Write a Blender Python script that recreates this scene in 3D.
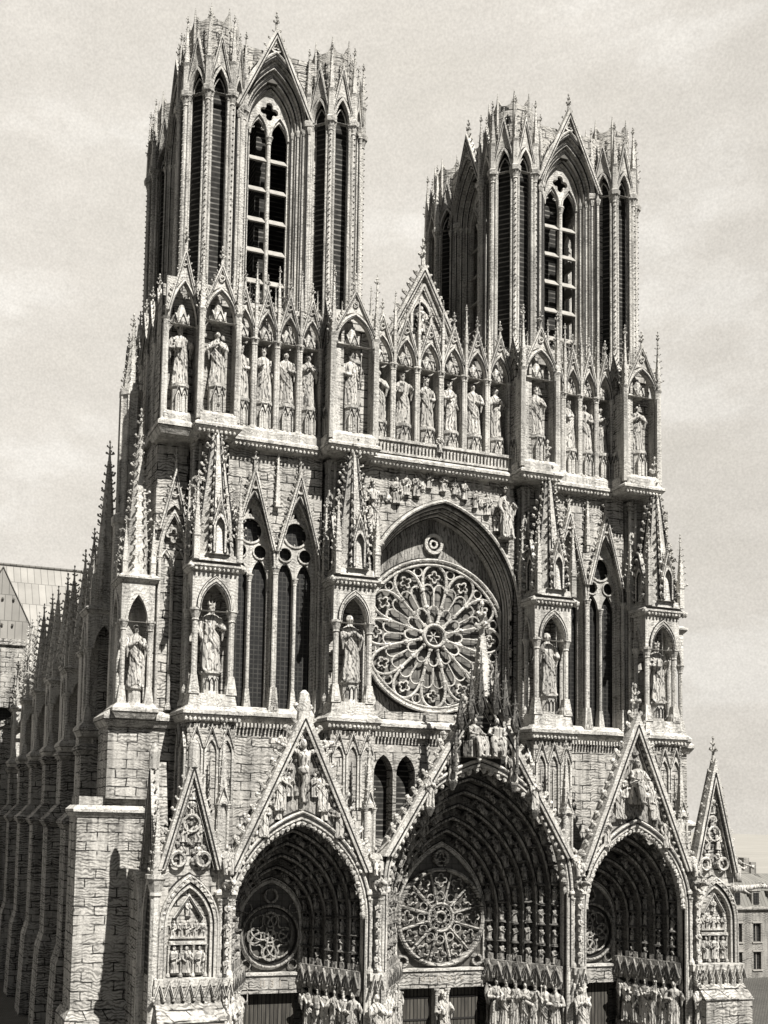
import bpy, math, random
from mathutils import Vector, Matrix, noise
from mathutils.geometry import tessellate_polygon
random.seed(7)
PI = math.pi
SC = bpy.context.scene
COL = SC.collection
for o in list(bpy.data.objects): bpy.data.objects.remove(o)

# ------------------------------------------------------------------ camera
cd = bpy.data.cameras.new('camera'); cam = bpy.data.objects.new('camera', cd); COL.objects.link(cam)
yaw, pit, rol = -0.3383, 0.0858, 0.0238
fw = Vector((-math.sin(yaw)*math.cos(pit), math.cos(yaw)*math.cos(pit), math.sin(pit)))
rt = Vector((math.cos(yaw), math.sin(yaw), 0)); up = rt.cross(fw)
R_ = rt*math.cos(rol)+up*math.sin(rol); U_ = -rt*math.sin(rol)+up*math.cos(rol)
m = Matrix((R_, U_, -fw)).transposed().to_4x4(); m.translation = Vector((-36.1273, -68.167, 14.6703)); cam.matrix_world = m
cd.sensor_fit = 'VERTICAL'; cd.sensor_height = 36.0; cd.sensor_width = 27.0; cd.lens = 1093.19/1024*36
cd.shift_x = (384-273.164)/1024; cd.shift_y = (719.737-512)/1024
cd.clip_start = 0.5; cd.clip_end = 6000
SC.camera = cam
# ------------------------------------------------------------------ world, sun, exposure
SUN_EL, SUN_AZ = math.radians(52), math.radians(167)      # azimuth from +Y towards +X
w = bpy.data.worlds.new('World'); SC.world = w; w.use_nodes = True
nt = w.node_tree; nt.nodes.clear()
def N(t, typ, **kw):
    n = t.nodes.new(typ)
    for k, v in kw.items(): setattr(n, k, v)
    return n
def mth(t, op, a, b=None, c=None, clamp=False):
    n = N(t, 'ShaderNodeMath', operation=op); n.use_clamp = clamp
    for i, q in enumerate((a, b, c)):
        if q is None: continue
        if isinstance(q, (int, float)): n.inputs[i].default_value = q
        else: t.links.new(q, n.inputs[i])
    return n.outputs[0]
def mixc(t, fac, a, b, bt='MIX'):
    n = N(t, 'ShaderNodeMix', data_type='RGBA', blend_type=bt)
    for i, q in ((0, fac), (6, a), (7, b)):
        if isinstance(q, (int, float)): n.inputs[i].default_value = q
        elif isinstance(q, tuple): n.inputs[i].default_value = (*q, 1)
        else: t.links.new(q, n.inputs[i])
    return n.outputs[2]
def ramp(t, f, stops):
    n = N(t, 'ShaderNodeValToRGB'); e = n.color_ramp.elements
    while len(e) < len(stops): e.new(0.5)
    for el, (p, c) in zip(e, stops): el.position = p; el.color = (c, c, c, 1) if not isinstance(c, tuple) else (*c, 1)
    t.links.new(f, n.inputs[0]); return n.outputs[0]
sky = N(nt, 'ShaderNodeTexSky', sky_type='NISHITA', sun_disc=False, sun_elevation=SUN_EL, sun_rotation=SUN_AZ)
hsv = N(nt, 'ShaderNodeHueSaturation'); hsv.inputs['Saturation'].default_value = 0.05; hsv.inputs['Value'].default_value = 0.16
nt.links.new(sky.outputs[0], hsv.inputs['Color'])
tc = N(nt, 'ShaderNodeTexCoord'); sp = N(nt, 'ShaderNodeSeparateXYZ'); nt.links.new(tc.outputs['Generated'], sp.inputs[0])
mask = N(nt, 'ShaderNodeMapRange', interpolation_type='SMOOTHSTEP'); mask.inputs[1].default_value = -0.15; mask.inputs[2].default_value = 0.45
nt.links.new(sp.outputs[1], mask.inputs[0])
mp = N(nt, 'ShaderNodeMapping'); mp.inputs['Scale'].default_value = (1.0, 1.0, 2.2); nt.links.new(tc.outputs['Generated'], mp.inputs[0])
n1 = N(nt, 'ShaderNodeTexNoise'); n1.inputs['Scale'].default_value = 5.0; n1.inputs['Detail'].default_value = 8; n1.inputs['Roughness'].default_value = 0.6
nt.links.new(mp.outputs[0], n1.inputs['Vector'])
n2 = N(nt, 'ShaderNodeTexNoise'); n2.inputs['Scale'].default_value = 520; n2.inputs['Detail'].default_value = 2
nt.links.new(tc.outputs['Generated'], n2.inputs['Vector'])
cl = ramp(nt, n1.outputs[0], [(0.30, (0.356, 0.335, 0.300)), (0.46, (0.366, 0.345, 0.312)), (0.55, (0.382, 0.361, 0.328)), (0.63, (0.422, 0.403, 0.371))])
gr = mth(nt, 'MULTIPLY_ADD', n2.outputs[0], 0.38, 0.81)
n3 = N(nt, 'ShaderNodeTexNoise'); n3.inputs['Scale'].default_value = 22; n3.inputs['Detail'].default_value = 6; n3.inputs['Roughness'].default_value = 0.65
nt.links.new(mp.outputs[0], n3.inputs['Vector'])
cl = mixc(nt, 1.0, cl, ramp(nt, n3.outputs[0], [(0.35, 0.985), (0.52, 1.02), (0.66, 1.06)]), 'MULTIPLY')
cl = mixc(nt, 1.0, cl, gr, 'MULTIPLY')
# the cloud bank is thicker and greyer towards the south (right)
thick = N(nt, 'ShaderNodeMapRange', interpolation_type='SMOOTHSTEP'); thick.inputs[1].default_value = 0.40; thick.inputs[2].default_value = 0.66; thick.inputs[3].default_value = 1.0; thick.inputs[4].default_value = 0.89
nt.links.new(sp.outputs[0], thick.inputs[0])
cl = mixc(nt, 1.0, cl, thick.outputs[0], 'MULTIPLY')
cl10 = mixc(nt, 1.0, cl, (10.0, 10.0, 10.0), 'MULTIPLY')
bg = N(nt, 'ShaderNodeBackground'); bg.inputs['Strength'].default_value = 0.1
nt.links.new(mixc(nt, mask.outputs[0], hsv.outputs[0], cl10), bg.inputs['Color'])
wo = N(nt, 'ShaderNodeOutputWorld'); nt.links.new(bg.outputs[0], wo.inputs[0])
sl = bpy.data.lights.new('sun', 'SUN'); sun = bpy.data.objects.new('sun', sl); COL.objects.link(sun)
sl.energy = 4.9; sl.angle = math.radians(0.5); sl.color = (1.0, 0.965, 0.905)
sd = Vector((math.sin(SUN_AZ)*math.cos(SUN_EL), math.cos(SUN_AZ)*math.cos(SUN_EL), math.sin(SUN_EL)))
sun.rotation_euler = sd.to_track_quat('Z', 'Y').to_euler(); sun.location = (60, -60, 90)
SC.view_settings.view_transform = 'Standard'; SC.view_settings.look = 'None'; SC.view_settings.gamma = 1
SC.view_settings.exposure = 1.08; SC.view_settings.use_curve_mapping = False

# ------------------------------------------------------------------ materials
MATS = {}
def mat(name, build):
    mt = bpy.data.materials.new(name); mt.use_nodes = True; t = mt.node_tree
    b = t.nodes['Principled BSDF']; b.inputs['Roughness'].default_value = 0.9; b.inputs['Specular IOR Level'].default_value = 0.15
    build(t, b); MATS[name] = mt
def wallco(t):
    g = N(t, 'ShaderNodeNewGeometry'); s = N(t, 'ShaderNodeSeparateXYZ'); t.links.new(g.outputs['Position'], s.inputs[0])
    u = mth(t, 'ADD', s.outputs[0], s.outputs[1]); c = N(t, 'ShaderNodeCombineXYZ')
    t.links.new(u, c.inputs[0]); t.links.new(s.outputs[2], c.inputs[1]); return g.outputs['Position'], c.outputs[0], s
def noi(t, vec, scale, det=3, rough=.6, stretch=None):
    if stretch:
        q = N(t, 'ShaderNodeMapping'); q.inputs['Scale'].default_value = stretch; t.links.new(vec, q.inputs[0]); vec = q.outputs[0]
    n = N(t, 'ShaderNodeTexNoise'); n.inputs['Scale'].default_value = scale; n.inputs['Detail'].default_value = det; n.inputs['Roughness'].default_value = rough
    t.links.new(vec, n.inputs['Vector']); return n.outputs[0]
def lines(t, v, per, wid):       # thin dark lines where v crosses multiples of 2*per
    return ramp(t, mth(t, 'DIVIDE', mth(t, 'PINGPONG', v, per), per), [(wid*.6, 0.0), (wid, 1.0)])
def stone(colr, joints, hatch, bump, streak=.5, veins=0.0, folds=0.0):
    def f(t, b):
        pos, uv, s = wallco(t)
        c = ramp(t, noi(t, pos, .55, 6, .65), [(.3, tuple(x*.74 for x in colr)), (.6, colr)])
        st = ramp(t, noi(t, pos, 1.0, 4, .7, (1.5, 1.5, .13)), [(.38, 1-streak), (.56, 1.0)])
        c = mixc(t, 1.0, c, st, 'MULTIPLY')
        sp_ = ramp(t, noi(t, pos, 7.0, 3, .7), [(.36, .5), (.5, 1.0)])
        c = mixc(t, .5, c, sp_, 'MULTIPLY')
        h = noi(t, pos, 5.0, 4, .7)
        if joints:
            br = N(t, 'ShaderNodeTexBrick'); br.inputs['Scale'].default_value = 1.0; br.inputs['Brick Width'].default_value = 1.35; br.inputs['Row Height'].default_value = .58
            br.inputs['Mortar Size'].default_value = .045; br.inputs['Mortar Smooth'].default_value = .1; br.inputs['Color1'].default_value = (1, 1, 1, 1); br.inputs['Color2'].default_value = (.78, .78, .78, 1); br.inputs['Mortar'].default_value = (.06, .06, .06, 1)
            wv = N(t, 'ShaderNodeVectorMath', operation='ADD'); nv = N(t, 'ShaderNodeTexNoise'); nv.inputs['Scale'].default_value = .9; t.links.new(pos, nv.inputs['Vector'])
            sc = N(t, 'ShaderNodeVectorMath', operation='SCALE'); sc.inputs['Scale'].default_value = .22; t.links.new(nv.outputs['Color'], sc.inputs[0])
            t.links.new(uv, wv.inputs[0]); t.links.new(sc.outputs[0], wv.inputs[1]); t.links.new(wv.outputs[0], br.inputs['Vector'])
            fade = ramp(t, noi(t, pos, 1.1, 2), [(.42, .15), (.54, .95)])
            c = mixc(t, fade, c, mixc(t, 1.0, c, br.outputs['Color'], 'MULTIPLY'))
            inv = mth(t, 'SUBTRACT', 1.0, br.outputs['Fac']); h = mth(t, 'MULTIPLY_ADD', inv, .6, h)
        if hatch:      # fine tooling lines left by the mason's drag
            q = mth(t, 'MULTIPLY_ADD', noi(t, pos, .7, 3), 1.3, s.outputs[2])
            ln = lines(t, q, .105, .55)
            hm = ramp(t, noi(t, pos, .65, 4), [(.40, hatch*.15), (.55, hatch)])
            c = mixc(t, hm, c, mixc(t, 1.0, c, mth(t, 'MULTIPLY_ADD', ln, .72, .28), 'MULTIPLY'))
        if veins:      # chased ornament: thin dark cut lines
            ln = lines(t, noi(t, pos, 1.7, 2, .5, (1, 1, .6)), .045, .26)
            vm = ramp(t, noi(t, pos, 1.3, 2), [(.42, veins*.25), (.55, veins)])
            c = mixc(t, vm, c, mixc(t, 1.0, c, mth(t, 'MULTIPLY_ADD', ln, .93, .07), 'MULTIPLY'))
        if folds:      # cut folds running down the drapery
            u = mth(t, 'MULTIPLY_ADD', noi(t, pos, 1.6, 3, .6, (1, 1, .45)), 1.15, mth(t, 'MULTIPLY_ADD', s.outputs[2], .12, s.outputs[0]))
            ln = lines(t, u, .13, .34)
            c = mixc(t, folds, c, mixc(t, 1.0, c, mth(t, 'MULTIPLY_ADD', ln, .9, .1), 'MULTIPLY'))
        t.links.new(c, b.inputs['Base Color'])
        bn = N(t, 'ShaderNodeBump'); bn.inputs['Strength'].default_value = bump; bn.inputs['Distance'].default_value = .12
        t.links.new(h, bn.inputs['Height']); t.links.new(bn.outputs[0], b.inputs['Normal'])
    return f
mat('ashlar', stone((.50, .485, .455), True, .8, .5, .45))
mat('carved', stone((.58, .565, .532), False, .5, .5, .40, .55))
mat('statue_stone', stone((.52, .505, .475), False, 0, .4, .35, .2, .85))
mat('old_ashlar', stone((.46, .447, .42), True, .95, .6, .45))
mat('soot_stone', stone((.17, .165, .155), False, .6, .6, .5, .7))  # carved stone painted dark for the shade inside the portals
mat('soot_figure', stone((.34, .33, .31), False, 0, .5, .5, .3, .7))  # figure stone with the shade of the recesses put into its colour
def glass(base, line, per, wid):
    def f(t, b):
        pos, uv, s = wallco(t)
        u = mth(t, 'ADD', s.outputs[0], s.outputs[1])
        def ln(v, p, wd): return mth(t, 'LESS_THAN', mth(t, 'PINGPONG', v, p), wd)
        g = mth(t, 'MAXIMUM', ln(u, per, wid), ln(s.outputs[2], per, wid))
        g = mth(t, 'MULTIPLY', g, ramp(t, noi(t, pos, 1.2, 2), [(.35, .35), (.6, 1.0)]))
        n = ramp(t, noi(t, pos, 2.5, 3), [(.3, tuple(x*.6 for x in base)), (.7, tuple(x*1.4 for x in base))])
        t.links.new(mixc(t, g, n, line), b.inputs['Base Color'])
        b.inputs['Roughness'].default_value = .45; b.inputs['Specular IOR Level'].default_value = .3
    return f
mat('leaded_glass', glass((.010, .010, .010), (.042, .041, .038), .16, .035))
mat('rose_glass', glass((.13, .126, .117), (.02, .019, .018), .36, .04))
mat('tympanum_glass', glass((.075, .072, .066), (.02, .02, .018), .25, .03))
def slatf(c1, c2, row):
    def f(t, b):
        pos, uv, s = wallco(t)
        br = N(t, 'ShaderNodeTexBrick'); br.inputs['Scale'].default_value = 1; br.inputs['Brick Width'].default_value = row*1.1; br.inputs['Row Height'].default_value = row*4; br.inputs['Mortar Size'].default_value = .04
        br.inputs['Color1'].default_value = (*c1, 1); br.inputs['Color2'].default_value = (*(x*.8 for x in c1), 1); br.inputs['Mortar'].default_value = (*c2, 1)
        cx_ = N(t, 'ShaderNodeCombineXYZ'); t.links.new(s.outputs[0], cx_.inputs[0]); t.links.new(s.outputs[2], cx_.inputs[1]); t.links.new(cx_.outputs[0], br.inputs['Vector'])
        c = mixc(t, .8, br.outputs['Color'], ramp(t, noi(t, pos, .3, 4), [(.3, .7), (.7, 1.0)]), 'MULTIPLY')
        t.links.new(c, b.inputs['Base Color'])
    return f
mat('slate', slatf((.31, .30, .28), (.14, .136, .127), .75))
mat('house_slate', slatf((.20, .195, .18), (.09, .087, .08), .45))
mat('lead_roof', slatf((.14, .135, .125), (.06, .058, .052), .7))
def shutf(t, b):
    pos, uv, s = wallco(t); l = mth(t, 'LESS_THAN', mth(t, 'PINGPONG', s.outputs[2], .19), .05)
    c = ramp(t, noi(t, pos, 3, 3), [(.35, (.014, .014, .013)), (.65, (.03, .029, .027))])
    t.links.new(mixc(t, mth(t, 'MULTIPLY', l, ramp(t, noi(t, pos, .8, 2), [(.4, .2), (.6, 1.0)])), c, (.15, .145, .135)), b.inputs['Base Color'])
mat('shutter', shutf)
mat('louvre', lambda t, b: t.links.new(ramp(t, noi(t, wallco(t)[0], 3, 3), [(.3, (.22, .212, .197)), (.7, (.33, .318, .295))]), b.inputs['Base Color']))
def oak(t, b):
    pos, uv, s = wallco(t)
    l = mth(t, 'LESS_THAN', mth(t, 'PINGPONG', mth(t, 'ADD', s.outputs[0], s.outputs[1]), .14), .03)
    c = ramp(t, noi(t, pos, 2, 3, .6, (3, 3, .3)), [(.3, (.03, .028, .025)), (.7, (.085, .08, .07))])
    t.links.new(mixc(t, l, c, (.008, .008, .008)), b.inputs['Base Color'])
mat('oak', oak)
mat('dark_line', lambda t, b: setattr(b.inputs['Base Color'], 'default_value', (.022, .021, .02, 1)))  # dark outline strips along mouldings, tracery edges and under ledges
mat('ink_letter', lambda t, b: setattr(b.inputs['Base Color'], 'default_value', (.03, .028, .025, 1)))
mat('faint_letter', lambda t, b: setattr(b.inputs['Base Color'], 'default_value', (.30, .28, .25, 1)))
def pavef(t, b):
    pos, uv, s = wallco(t)
    br = N(t, 'ShaderNodeTexBrick'); br.inputs['Scale'].default_value = 1.6; br.inputs['Mortar Size'].default_value = .04
    br.inputs['Color1'].default_value = (.13, .125, .115, 1); br.inputs['Color2'].default_value = (.09, .087, .08, 1); br.inputs['Mortar'].default_value = (.03, .03, .028, 1)
    t.links.new(pos, br.inputs['Vector'])
    t.links.new(mixc(t, .8, br.outputs['Color'], ramp(t, noi(t, pos, .2, 5), [(.3, .6), (.7, 1.0)]), 'MULTIPLY'), b.inputs['Base Color'])
mat('paving', pavef)
mat('haze_ground', lambda t, b: t.links.new(ramp(t, noi(t, wallco(t)[0], .03, 5), [(.3, (.225, .217, .20)), (.7, (.275, .265, .243))]), b.inputs['Base Color']))  # far ground paled to the sky tone, haze put into the colour
mat('plaster', stone((.30, .29, .27), False, .8, .2, .4))

# ------------------------------------------------------------------ mesh builder
def arch(cx, hw, zs, za, n=8):
    h = za-zs; Rr = (hw*hw+h*h)/(2*hw); a1 = math.asin(min(1, h/Rr)) if h <= Rr else PI/2
    if h < hw: a1 = math.asin(h/Rr)
    L = []
    for i in range(n+1):
        a = a1*i/n; L.append((cx-hw+Rr-Rr*math.cos(a), zs+Rr*math.sin(a)))
    L[-1] = (cx, za)
    return L+[(2*cx-x, z) for x, z in reversed(L[:-1])]
def outline(cx, hw, z0, zs, za, n=8): return [(cx-hw, z0)]+arch(cx, hw, zs, za, n)+[(cx+hw, z0)]
def circ(cx, cz, r, n=24, a0=0): return [(cx+r*math.cos(a0+2*PI*i/n), cz+r*math.sin(a0+2*PI*i/n)) for i in range(n)]
def foil(cx, cz, R, k, n=6, a0=PI/2, bite=.86):
    P = []; d = R*.52; r = d*math.sin(PI/k)*1.02/math.cos(0) if k > 3 else R*.5; r = min(r, R-d+.15*R)
    for i in range(k):
        a = a0+2*PI*i/k; half = PI/2+PI/k*.55
        for j in range(n+1):
            b = a-half+2*half*j/n; P.append((cx+d*math.cos(a)+r*math.cos(b)*bite, cz+d*math.sin(a)+r*math.sin(b)*bite))
    return P
class MB:
    def __init__(s): s.v = []; s.f = []; s.fm = []; s.M = Matrix(); s.mt = 'carved'; s.sm = []; s.smooth = False
    def add(s, vs, fs, mt=None):
        o = len(s.v); M = s.M
        s.v += [tuple(M @ Vector(p)) for p in vs]; flip = M.determinant() < 0
        for f in fs:
            s.f.append(tuple(o+i for i in (reversed(f) if flip else f))); s.fm.append(mt or s.mt); s.sm.append(s.smooth)
    def box(s, x0, x1, y0, y1, z0, z1, mt=None):
        s.add([(x0,y0,z0),(x1,y0,z0),(x1,y1,z0),(x0,y1,z0),(x0,y0,z1),(x1,y0,z1),(x1,y1,z1),(x0,y1,z1)],
              [(0,3,2,1),(4,5,6,7),(0,1,5,4),(1,2,6,5),(2,3,7,6),(3,0,4,7)], mt)
    def frus(s, a, b, mt=None):       # a,b = (x0,x1,y0,y1,z)
        s.add([(a[0],a[2],a[4]),(a[1],a[2],a[4]),(a[1],a[3],a[4]),(a[0],a[3],a[4]),(b[0],b[2],b[4]),(b[1],b[2],b[4]),(b[1],b[3],b[4]),(b[0],b[3],b[4])],
              [(0,3,2,1),(4,5,6,7),(0,1,5,4),(1,2,6,5),(2,3,7,6),(3,0,4,7)], mt)
    def ledge(s, x0, x1, y0, y1, z, h, out, mt=None):      # cornice: chamfer, roll and weathering
        s.frus((x0-out*.2,x1+out*.2,y0-out*.2,y1,z),(x0-out*.85,x1+out*.85,y0-out*.85,y1,z+h*.45),mt)
        s.box(x0-out,x1+out,y0-out,y1,z+h*.5,z+h*.75,mt)
        s.box(x0-out*.86,x1+out*.86,y0-out*.86,y1-.02,z+h*.452,z+h*.498,'dark_line')
        s.frus((x0-out,x1+out,y0-out,y1,z+h*.752),(x0,x1,y0,y1,z+h*1.15),mt)
    def prism(s, poly, y0, y1, mt=None, holes=(), back=True):
        loops = [poly]+list(holes); vs = [Vector((x, z, 0)) for lp in loops for x, z in lp]; n = len(vs)
        tris = tessellate_polygon([[Vector((x, z, 0)) for x, z in lp] for lp in loops])
        V = [(p.x, y0, p.y) for p in vs]+[(p.x, y1, p.y) for p in vs]; F = []
        for t in tris:
            a, b, c = t; cr = (vs[b]-vs[a]).cross(vs[c]-vs[a]).z
            if abs(cr) < 1e-9: continue
            if cr < 0: a, b, c = a, c, b
            F.append((a, b, c))
            if back: F.append((n+a, n+c, n+b))
        o = 0
        for li, lp in enumerate(loops):
            k = len(lp); ar = sum(lp[i][0]*lp[(i+1) % k][1]-lp[(i+1) % k][0]*lp[i][1] for i in range(k))
            for i in range(k):
                j = (i+1) % k; q = (o+i, n+o+i, n+o+j, o+j)
                if (ar > 0) == (li > 0): q = tuple(reversed(q))
                F.append(tuple(reversed(q)) if True else q)
            o += k
        s.add(V, F, mt)
    def band(s, A, B, y0, y1, mt=None, closed=False):     # strip between two equal-length outlines, extruded y0..y1
        n = len(A); V = [(x, y0, z) for x, z in A]+[(x, y0, z) for x, z in B]+[(x, y1, z) for x, z in A]+[(x, y1, z) for x, z in B]; F = []
        for i in range(n if closed else n-1):
            j = (i+1) % n
            F += [(i, j, n+j, n+i), (n+i, n+j, 3*n+j, 3*n+i), (j, i, 2*n+i, 2*n+j)]
        if not closed: F += [(0, n, 3*n, 2*n), (n-1, 3*n-1, 4*n-1, 2*n-1)]
        s.add(V, F, mt)
    def line(s, P, y, r=.045, closed=False): s.tube([(x, y, z) for x, z in P], r, 4, 'dark_line', closed=closed)
    def tube(s, pts, rad, n=6, mt=None, cap=True, closed=False):
        P = [Vector(p) for p in pts]; k = len(P); rr = rad if isinstance(rad, (list, tuple)) else [rad]*k
        V = []; F = []; ref = None
        for i, p in enumerate(P):
            if closed: d = P[(i+1) % k]-P[i-1]
            else: d = P[min(i+1, k-1)]-P[max(i-1, 0)]
            if d.length < 1e-9: d = Vector((0, 0, 1))
            d.normalize()
            if ref is None: ref = Vector((0, 1, 0)) if abs(d.y) < .8 else Vector((1, 0, 0))
            a = d.cross(ref)
            if a.length < 1e-4: a = d.cross(Vector((1, 0, 0)))
            a.normalize(); b = d.cross(a); ref = -b if False else ref
            for j in range(n):
                t = 2*PI*(j+.5)/n; V.append(p+(a*math.cos(t)+b*math.sin(t))*rr[i])
        for i in range(k if closed else k-1):
            q = (i+1) % k
            for j in range(n): F.append((i*n+j, i*n+(j+1) % n, q*n+(j+1) % n, q*n+j))
        if cap and not closed: F += [tuple(reversed(range(n))), tuple((k-1)*n+j for j in range(n))]
        s.add(V, F, mt)
    def lathe(s, cx, cy, prof, n=8, a0=None, mt=None):
        a0 = PI/n if a0 is None else a0; V = []; F = []
        for r, z in prof:
            for j in range(n): t = a0+2*PI*j/n; V.append((cx+r*math.cos(t), cy+r*math.sin(t), z))
        for i in range(len(prof)-1):
            for j in range(n): F.append((i*n+j, i*n+(j+1) % n, (i+1)*n+(j+1) % n, (i+1)*n+j))
        F += [tuple(reversed(range(n))), tuple((len(prof)-1)*n+j for j in range(n))]
        s.add(V, F, mt)
    def octa(s, c, r, mt=None):
        x, y, z = c
        s.add([(x+r,y,z),(x-r,y,z),(x,y+r,z),(x,y-r,z),(x,y,z+r),(x,y,z-r)],[(0,2,4),(2,1,4),(1,3,4),(3,0,4),(2,0,5),(1,2,5),(3,1,5),(0,3,5)],mt)
    def blob(s, c, rx, ry, rz, mt=None, jit=.25):
        V = []; F = []; n = 7; ph = random.random()*6
        for i in range(5):
            a = -PI/2+PI*(i+.5)/5
            for j in range(n):
                t = 2*PI*j/n+ph; k = 1+random.uniform(-jit, jit)
                V.append((c[0]+rx*k*math.cos(a)*math.cos(t), c[1]+ry*k*math.cos(a)*math.sin(t), c[2]+rz*math.sin(a)*k))
        for i in range(4):
            for j in range(n): F.append((i*n+j, i*n+(j+1) % n, (i+1)*n+(j+1) % n, (i+1)*n+j))
        F += [tuple(reversed(range(n))), tuple(4*n+j for j in range(n))]
        s.add(V, F, mt)
    # ---- gothic vocabulary
    def crocket(s, p, d, size, upv=(0, 0, 1), mt=None):
        p = Vector(p); d = Vector(d).normalized(); e = Vector(upv).normalized()
        if random.random() < .06: return
        k = size*random.uniform(.7, 1.2); d = (d+Vector((random.uniform(-.2, .2), random.uniform(-.2, .2), random.uniform(-.2, .2)))).normalized()
        s.tube([p-d*k*.1, p+d*k*.35, p+d*k*.62+e*k*.12], [k*.22, k*.15, k*.2], 5, mt)
        c = p+d*k*.68+e*k*.22
        s.blob(tuple(c), k*.24, k*.24, k*.26, mt, .3)
        if size > .4: s.blob(tuple(p+d*k*.3+e*k*.3), k*.15, k*.15, k*.2, mt, .3)
    def finial(s, x, y, z, h, mt=None):
        s.tube([(x,y,z-.1*h),(x,y,z+.42*h),(x,y,z+h*.98)], [h*.085, h*.055, h*.02], 6, mt)
        for zz, r in ((.36, .20), (.66, .14)):
            s.blob((x,y,z+h*zz), h*.075, h*.075, h*.06, mt, .1)
            for i in range(4):
                a = i*PI/2; d = (math.cos(a), math.sin(a), .15)
                s.crocket((x,y,z+h*zz), d, h*r*1.15, mt=mt)
        s.blob((x,y,z+h*.95), h*.06, h*.06, h*.09, mt, .1)
    def spire(s, cx, cy, z0, r, z1, n=8, a0=None, croc=.35, step=.75, fin=None, mt=None, rt=.06):
        a0 = PI/n if a0 is None else a0
        s.lathe(cx, cy, [(r, z0), (r*rt+.03, z1)], n, a0, mt)
        if croc:
            L = z1-z0; k = max(2, int(L/step))
            for j in range(n):
                t = a0+2*PI*j/n
                for i in range(k):
                    q = (i+.35)/k; rr = r*(1-q)+(r*rt+.03)*q
                    s.crocket((cx+rr*math.cos(t), cy+rr*math.sin(t), z0+L*q), (math.cos(t), math.sin(t), .25), croc*(1-.35*q), mt=mt)
        if fin: s.finial(cx, cy, z1, fin, mt)
    def column(s, x, y, z0, z1, r, mt=None, n=8):
        s.lathe(x, y, [(r*2.0, z0), (r*2.0, z0+r*1.6), (r*1.25, z0+r*3.4), (r, z0+r*3.8), (r, z1-r*4.2), (r*1.3, z1-r*4.0), (r*1.15, z1-r*3.4), (r*1.9, z1-r*.9), (r*2.1, z1-r*.8), (r*2.1, z1)], n, mt=mt)
    def gable(s, cx, hw, zb, za, y, th=.4, rim=.26, croc=.32, step=.7, fin=1.2, panel=None, inset=.2, arc=None, mt=None):
        sl = (za-zb)/hw; rz = rim*math.sqrt(1+sl*sl); hx = rz/sl
        for q in (-1, 1):
            pl = [(cx+q*hw, zb), (cx+q*(hw-hx), zb), (cx, za-rz), (cx, za)]
            if q > 0: pl = pl[::-1]
            pl = pl[::-1]
            s.prism(pl, y, y+th, mt)
            # thin fillet standing proud near the inner edge
            s.tube([(cx+q*(hw-hx*1.02), y+.02, zb), (cx, y+.02, za-rz*1.02)], rim*.2, 5, mt)
            jr = min(.06, max(.03, rim*.18)); s.tube([(cx+q*(hw-hx*.72), y-.004, zb), (cx, y-.004, za-rz*.72)], jr, 4, 'dark_line')
            L = math.hypot(hw, za-zb); k = max(2, int(L/step))
            if croc:
                d = Vector((q*sl, 0, 1)).normalized(); uu = Vector((-q, 0, sl)).normalized()
                for i in range(k):
                    f = (i+.5)/k; s.crocket((cx+q*hw*(1-f), y+th*.5, zb+(za-zb)*f), d, croc, uu, mt)
        if panel:
            A = [(cx-hw+hx, zb)]
            if arc: A += [(x, z) for x, z in arc]
            A += [(cx+hw-hx, zb), (cx, za-rz)]
            s.prism(A, y+inset, y+th, panel)
        if fin: s.finial(cx, y+th*.5, za-.05, fin, mt)
    def beads(s, p, q, step, r, mt=None):
        p = Vector(p); q = Vector(q); k = max(1, int((q-p).length/step))
        for i in range(k): s.octa(p.lerp(q, (i+.5)/k), r, mt)
    def minifig(s, x, y, z, h, mt='statue_stone', rot=0.0):   # small robed relief figure
        M0 = s.M; s.M = M0 @ Matrix.Translation((x, y, z)) @ Matrix.Rotation(rot+random.uniform(-.4, .4), 4, 'Z')
        wv = random.uniform(.9, 1.15); lean = random.uniform(-.05, .05)*h
        pr = [(.17, 0), (.15, .12), (.16, .38), (.12, .5), (.17, .72), (.12, .80), (.045, .84)]
        V = []; F = []; n = 7
        for r, zz in pr:
            for j in range(n):
                t = 2*PI*j/n; k = 1+random.uniform(-.12, .12); V.append((r*h*wv*k*math.cos(t)*1.15+lean*zz, r*h*.85*k*math.sin(t), zz*h))
        for i in range(len(pr)-1):
            for j in range(n): F.append((i*n+j, i*n+(j+1) % n, (i+1)*n+(j+1) % n, (i+1)*n+j))
        s.add(V, F, mt); s.blob((lean, -.02*h, .91*h), .075*h, .08*h, .095*h, mt, .06)
        a = random.choice((-1, 1))
        s.tube([(a*.17*h, 0, .72*h), (a*.2*h, -.12*h, .5*h), (0, -.19*h, .55*h+random.uniform(0, .12)*h)], [.055*h, .05*h, .04*h], 5, mt)
        s.tube([(-a*.17*h, 0, .72*h), (-a*.19*h, -.1*h, .52*h), (-a*.05*h, -.18*h, .42*h)], [.055*h, .05*h, .04*h], 5, mt)
        s.M = M0
    def mesh(s, name):
        me = bpy.data.meshes.new(name); names = []
        for q in s.fm:
            if q not in names: names.append(q)
        me.from_pydata(s.v, [], s.f)
        for q in names: me.materials.append(MATS[q])
        ix = {q: i for i, q in enumerate(names)}
        me.polygons.foreach_set('material_index', [ix[q] for q in s.fm]); me.polygons.foreach_set('use_smooth', s.sm)
        me.update(); return me
WL = {}
def wl(o): return WL.get(o.name, Vector((0, 0, 0)))
def empty(name, loc, label, cat, group=None):
    o = bpy.data.objects.new(name, None); COL.objects.link(o); o.location = loc; o.empty_display_size = .5
    o['label'] = label; o['category'] = cat; WL[o.name] = Vector(loc)
    if group: o['group'] = group
    return o
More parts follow.
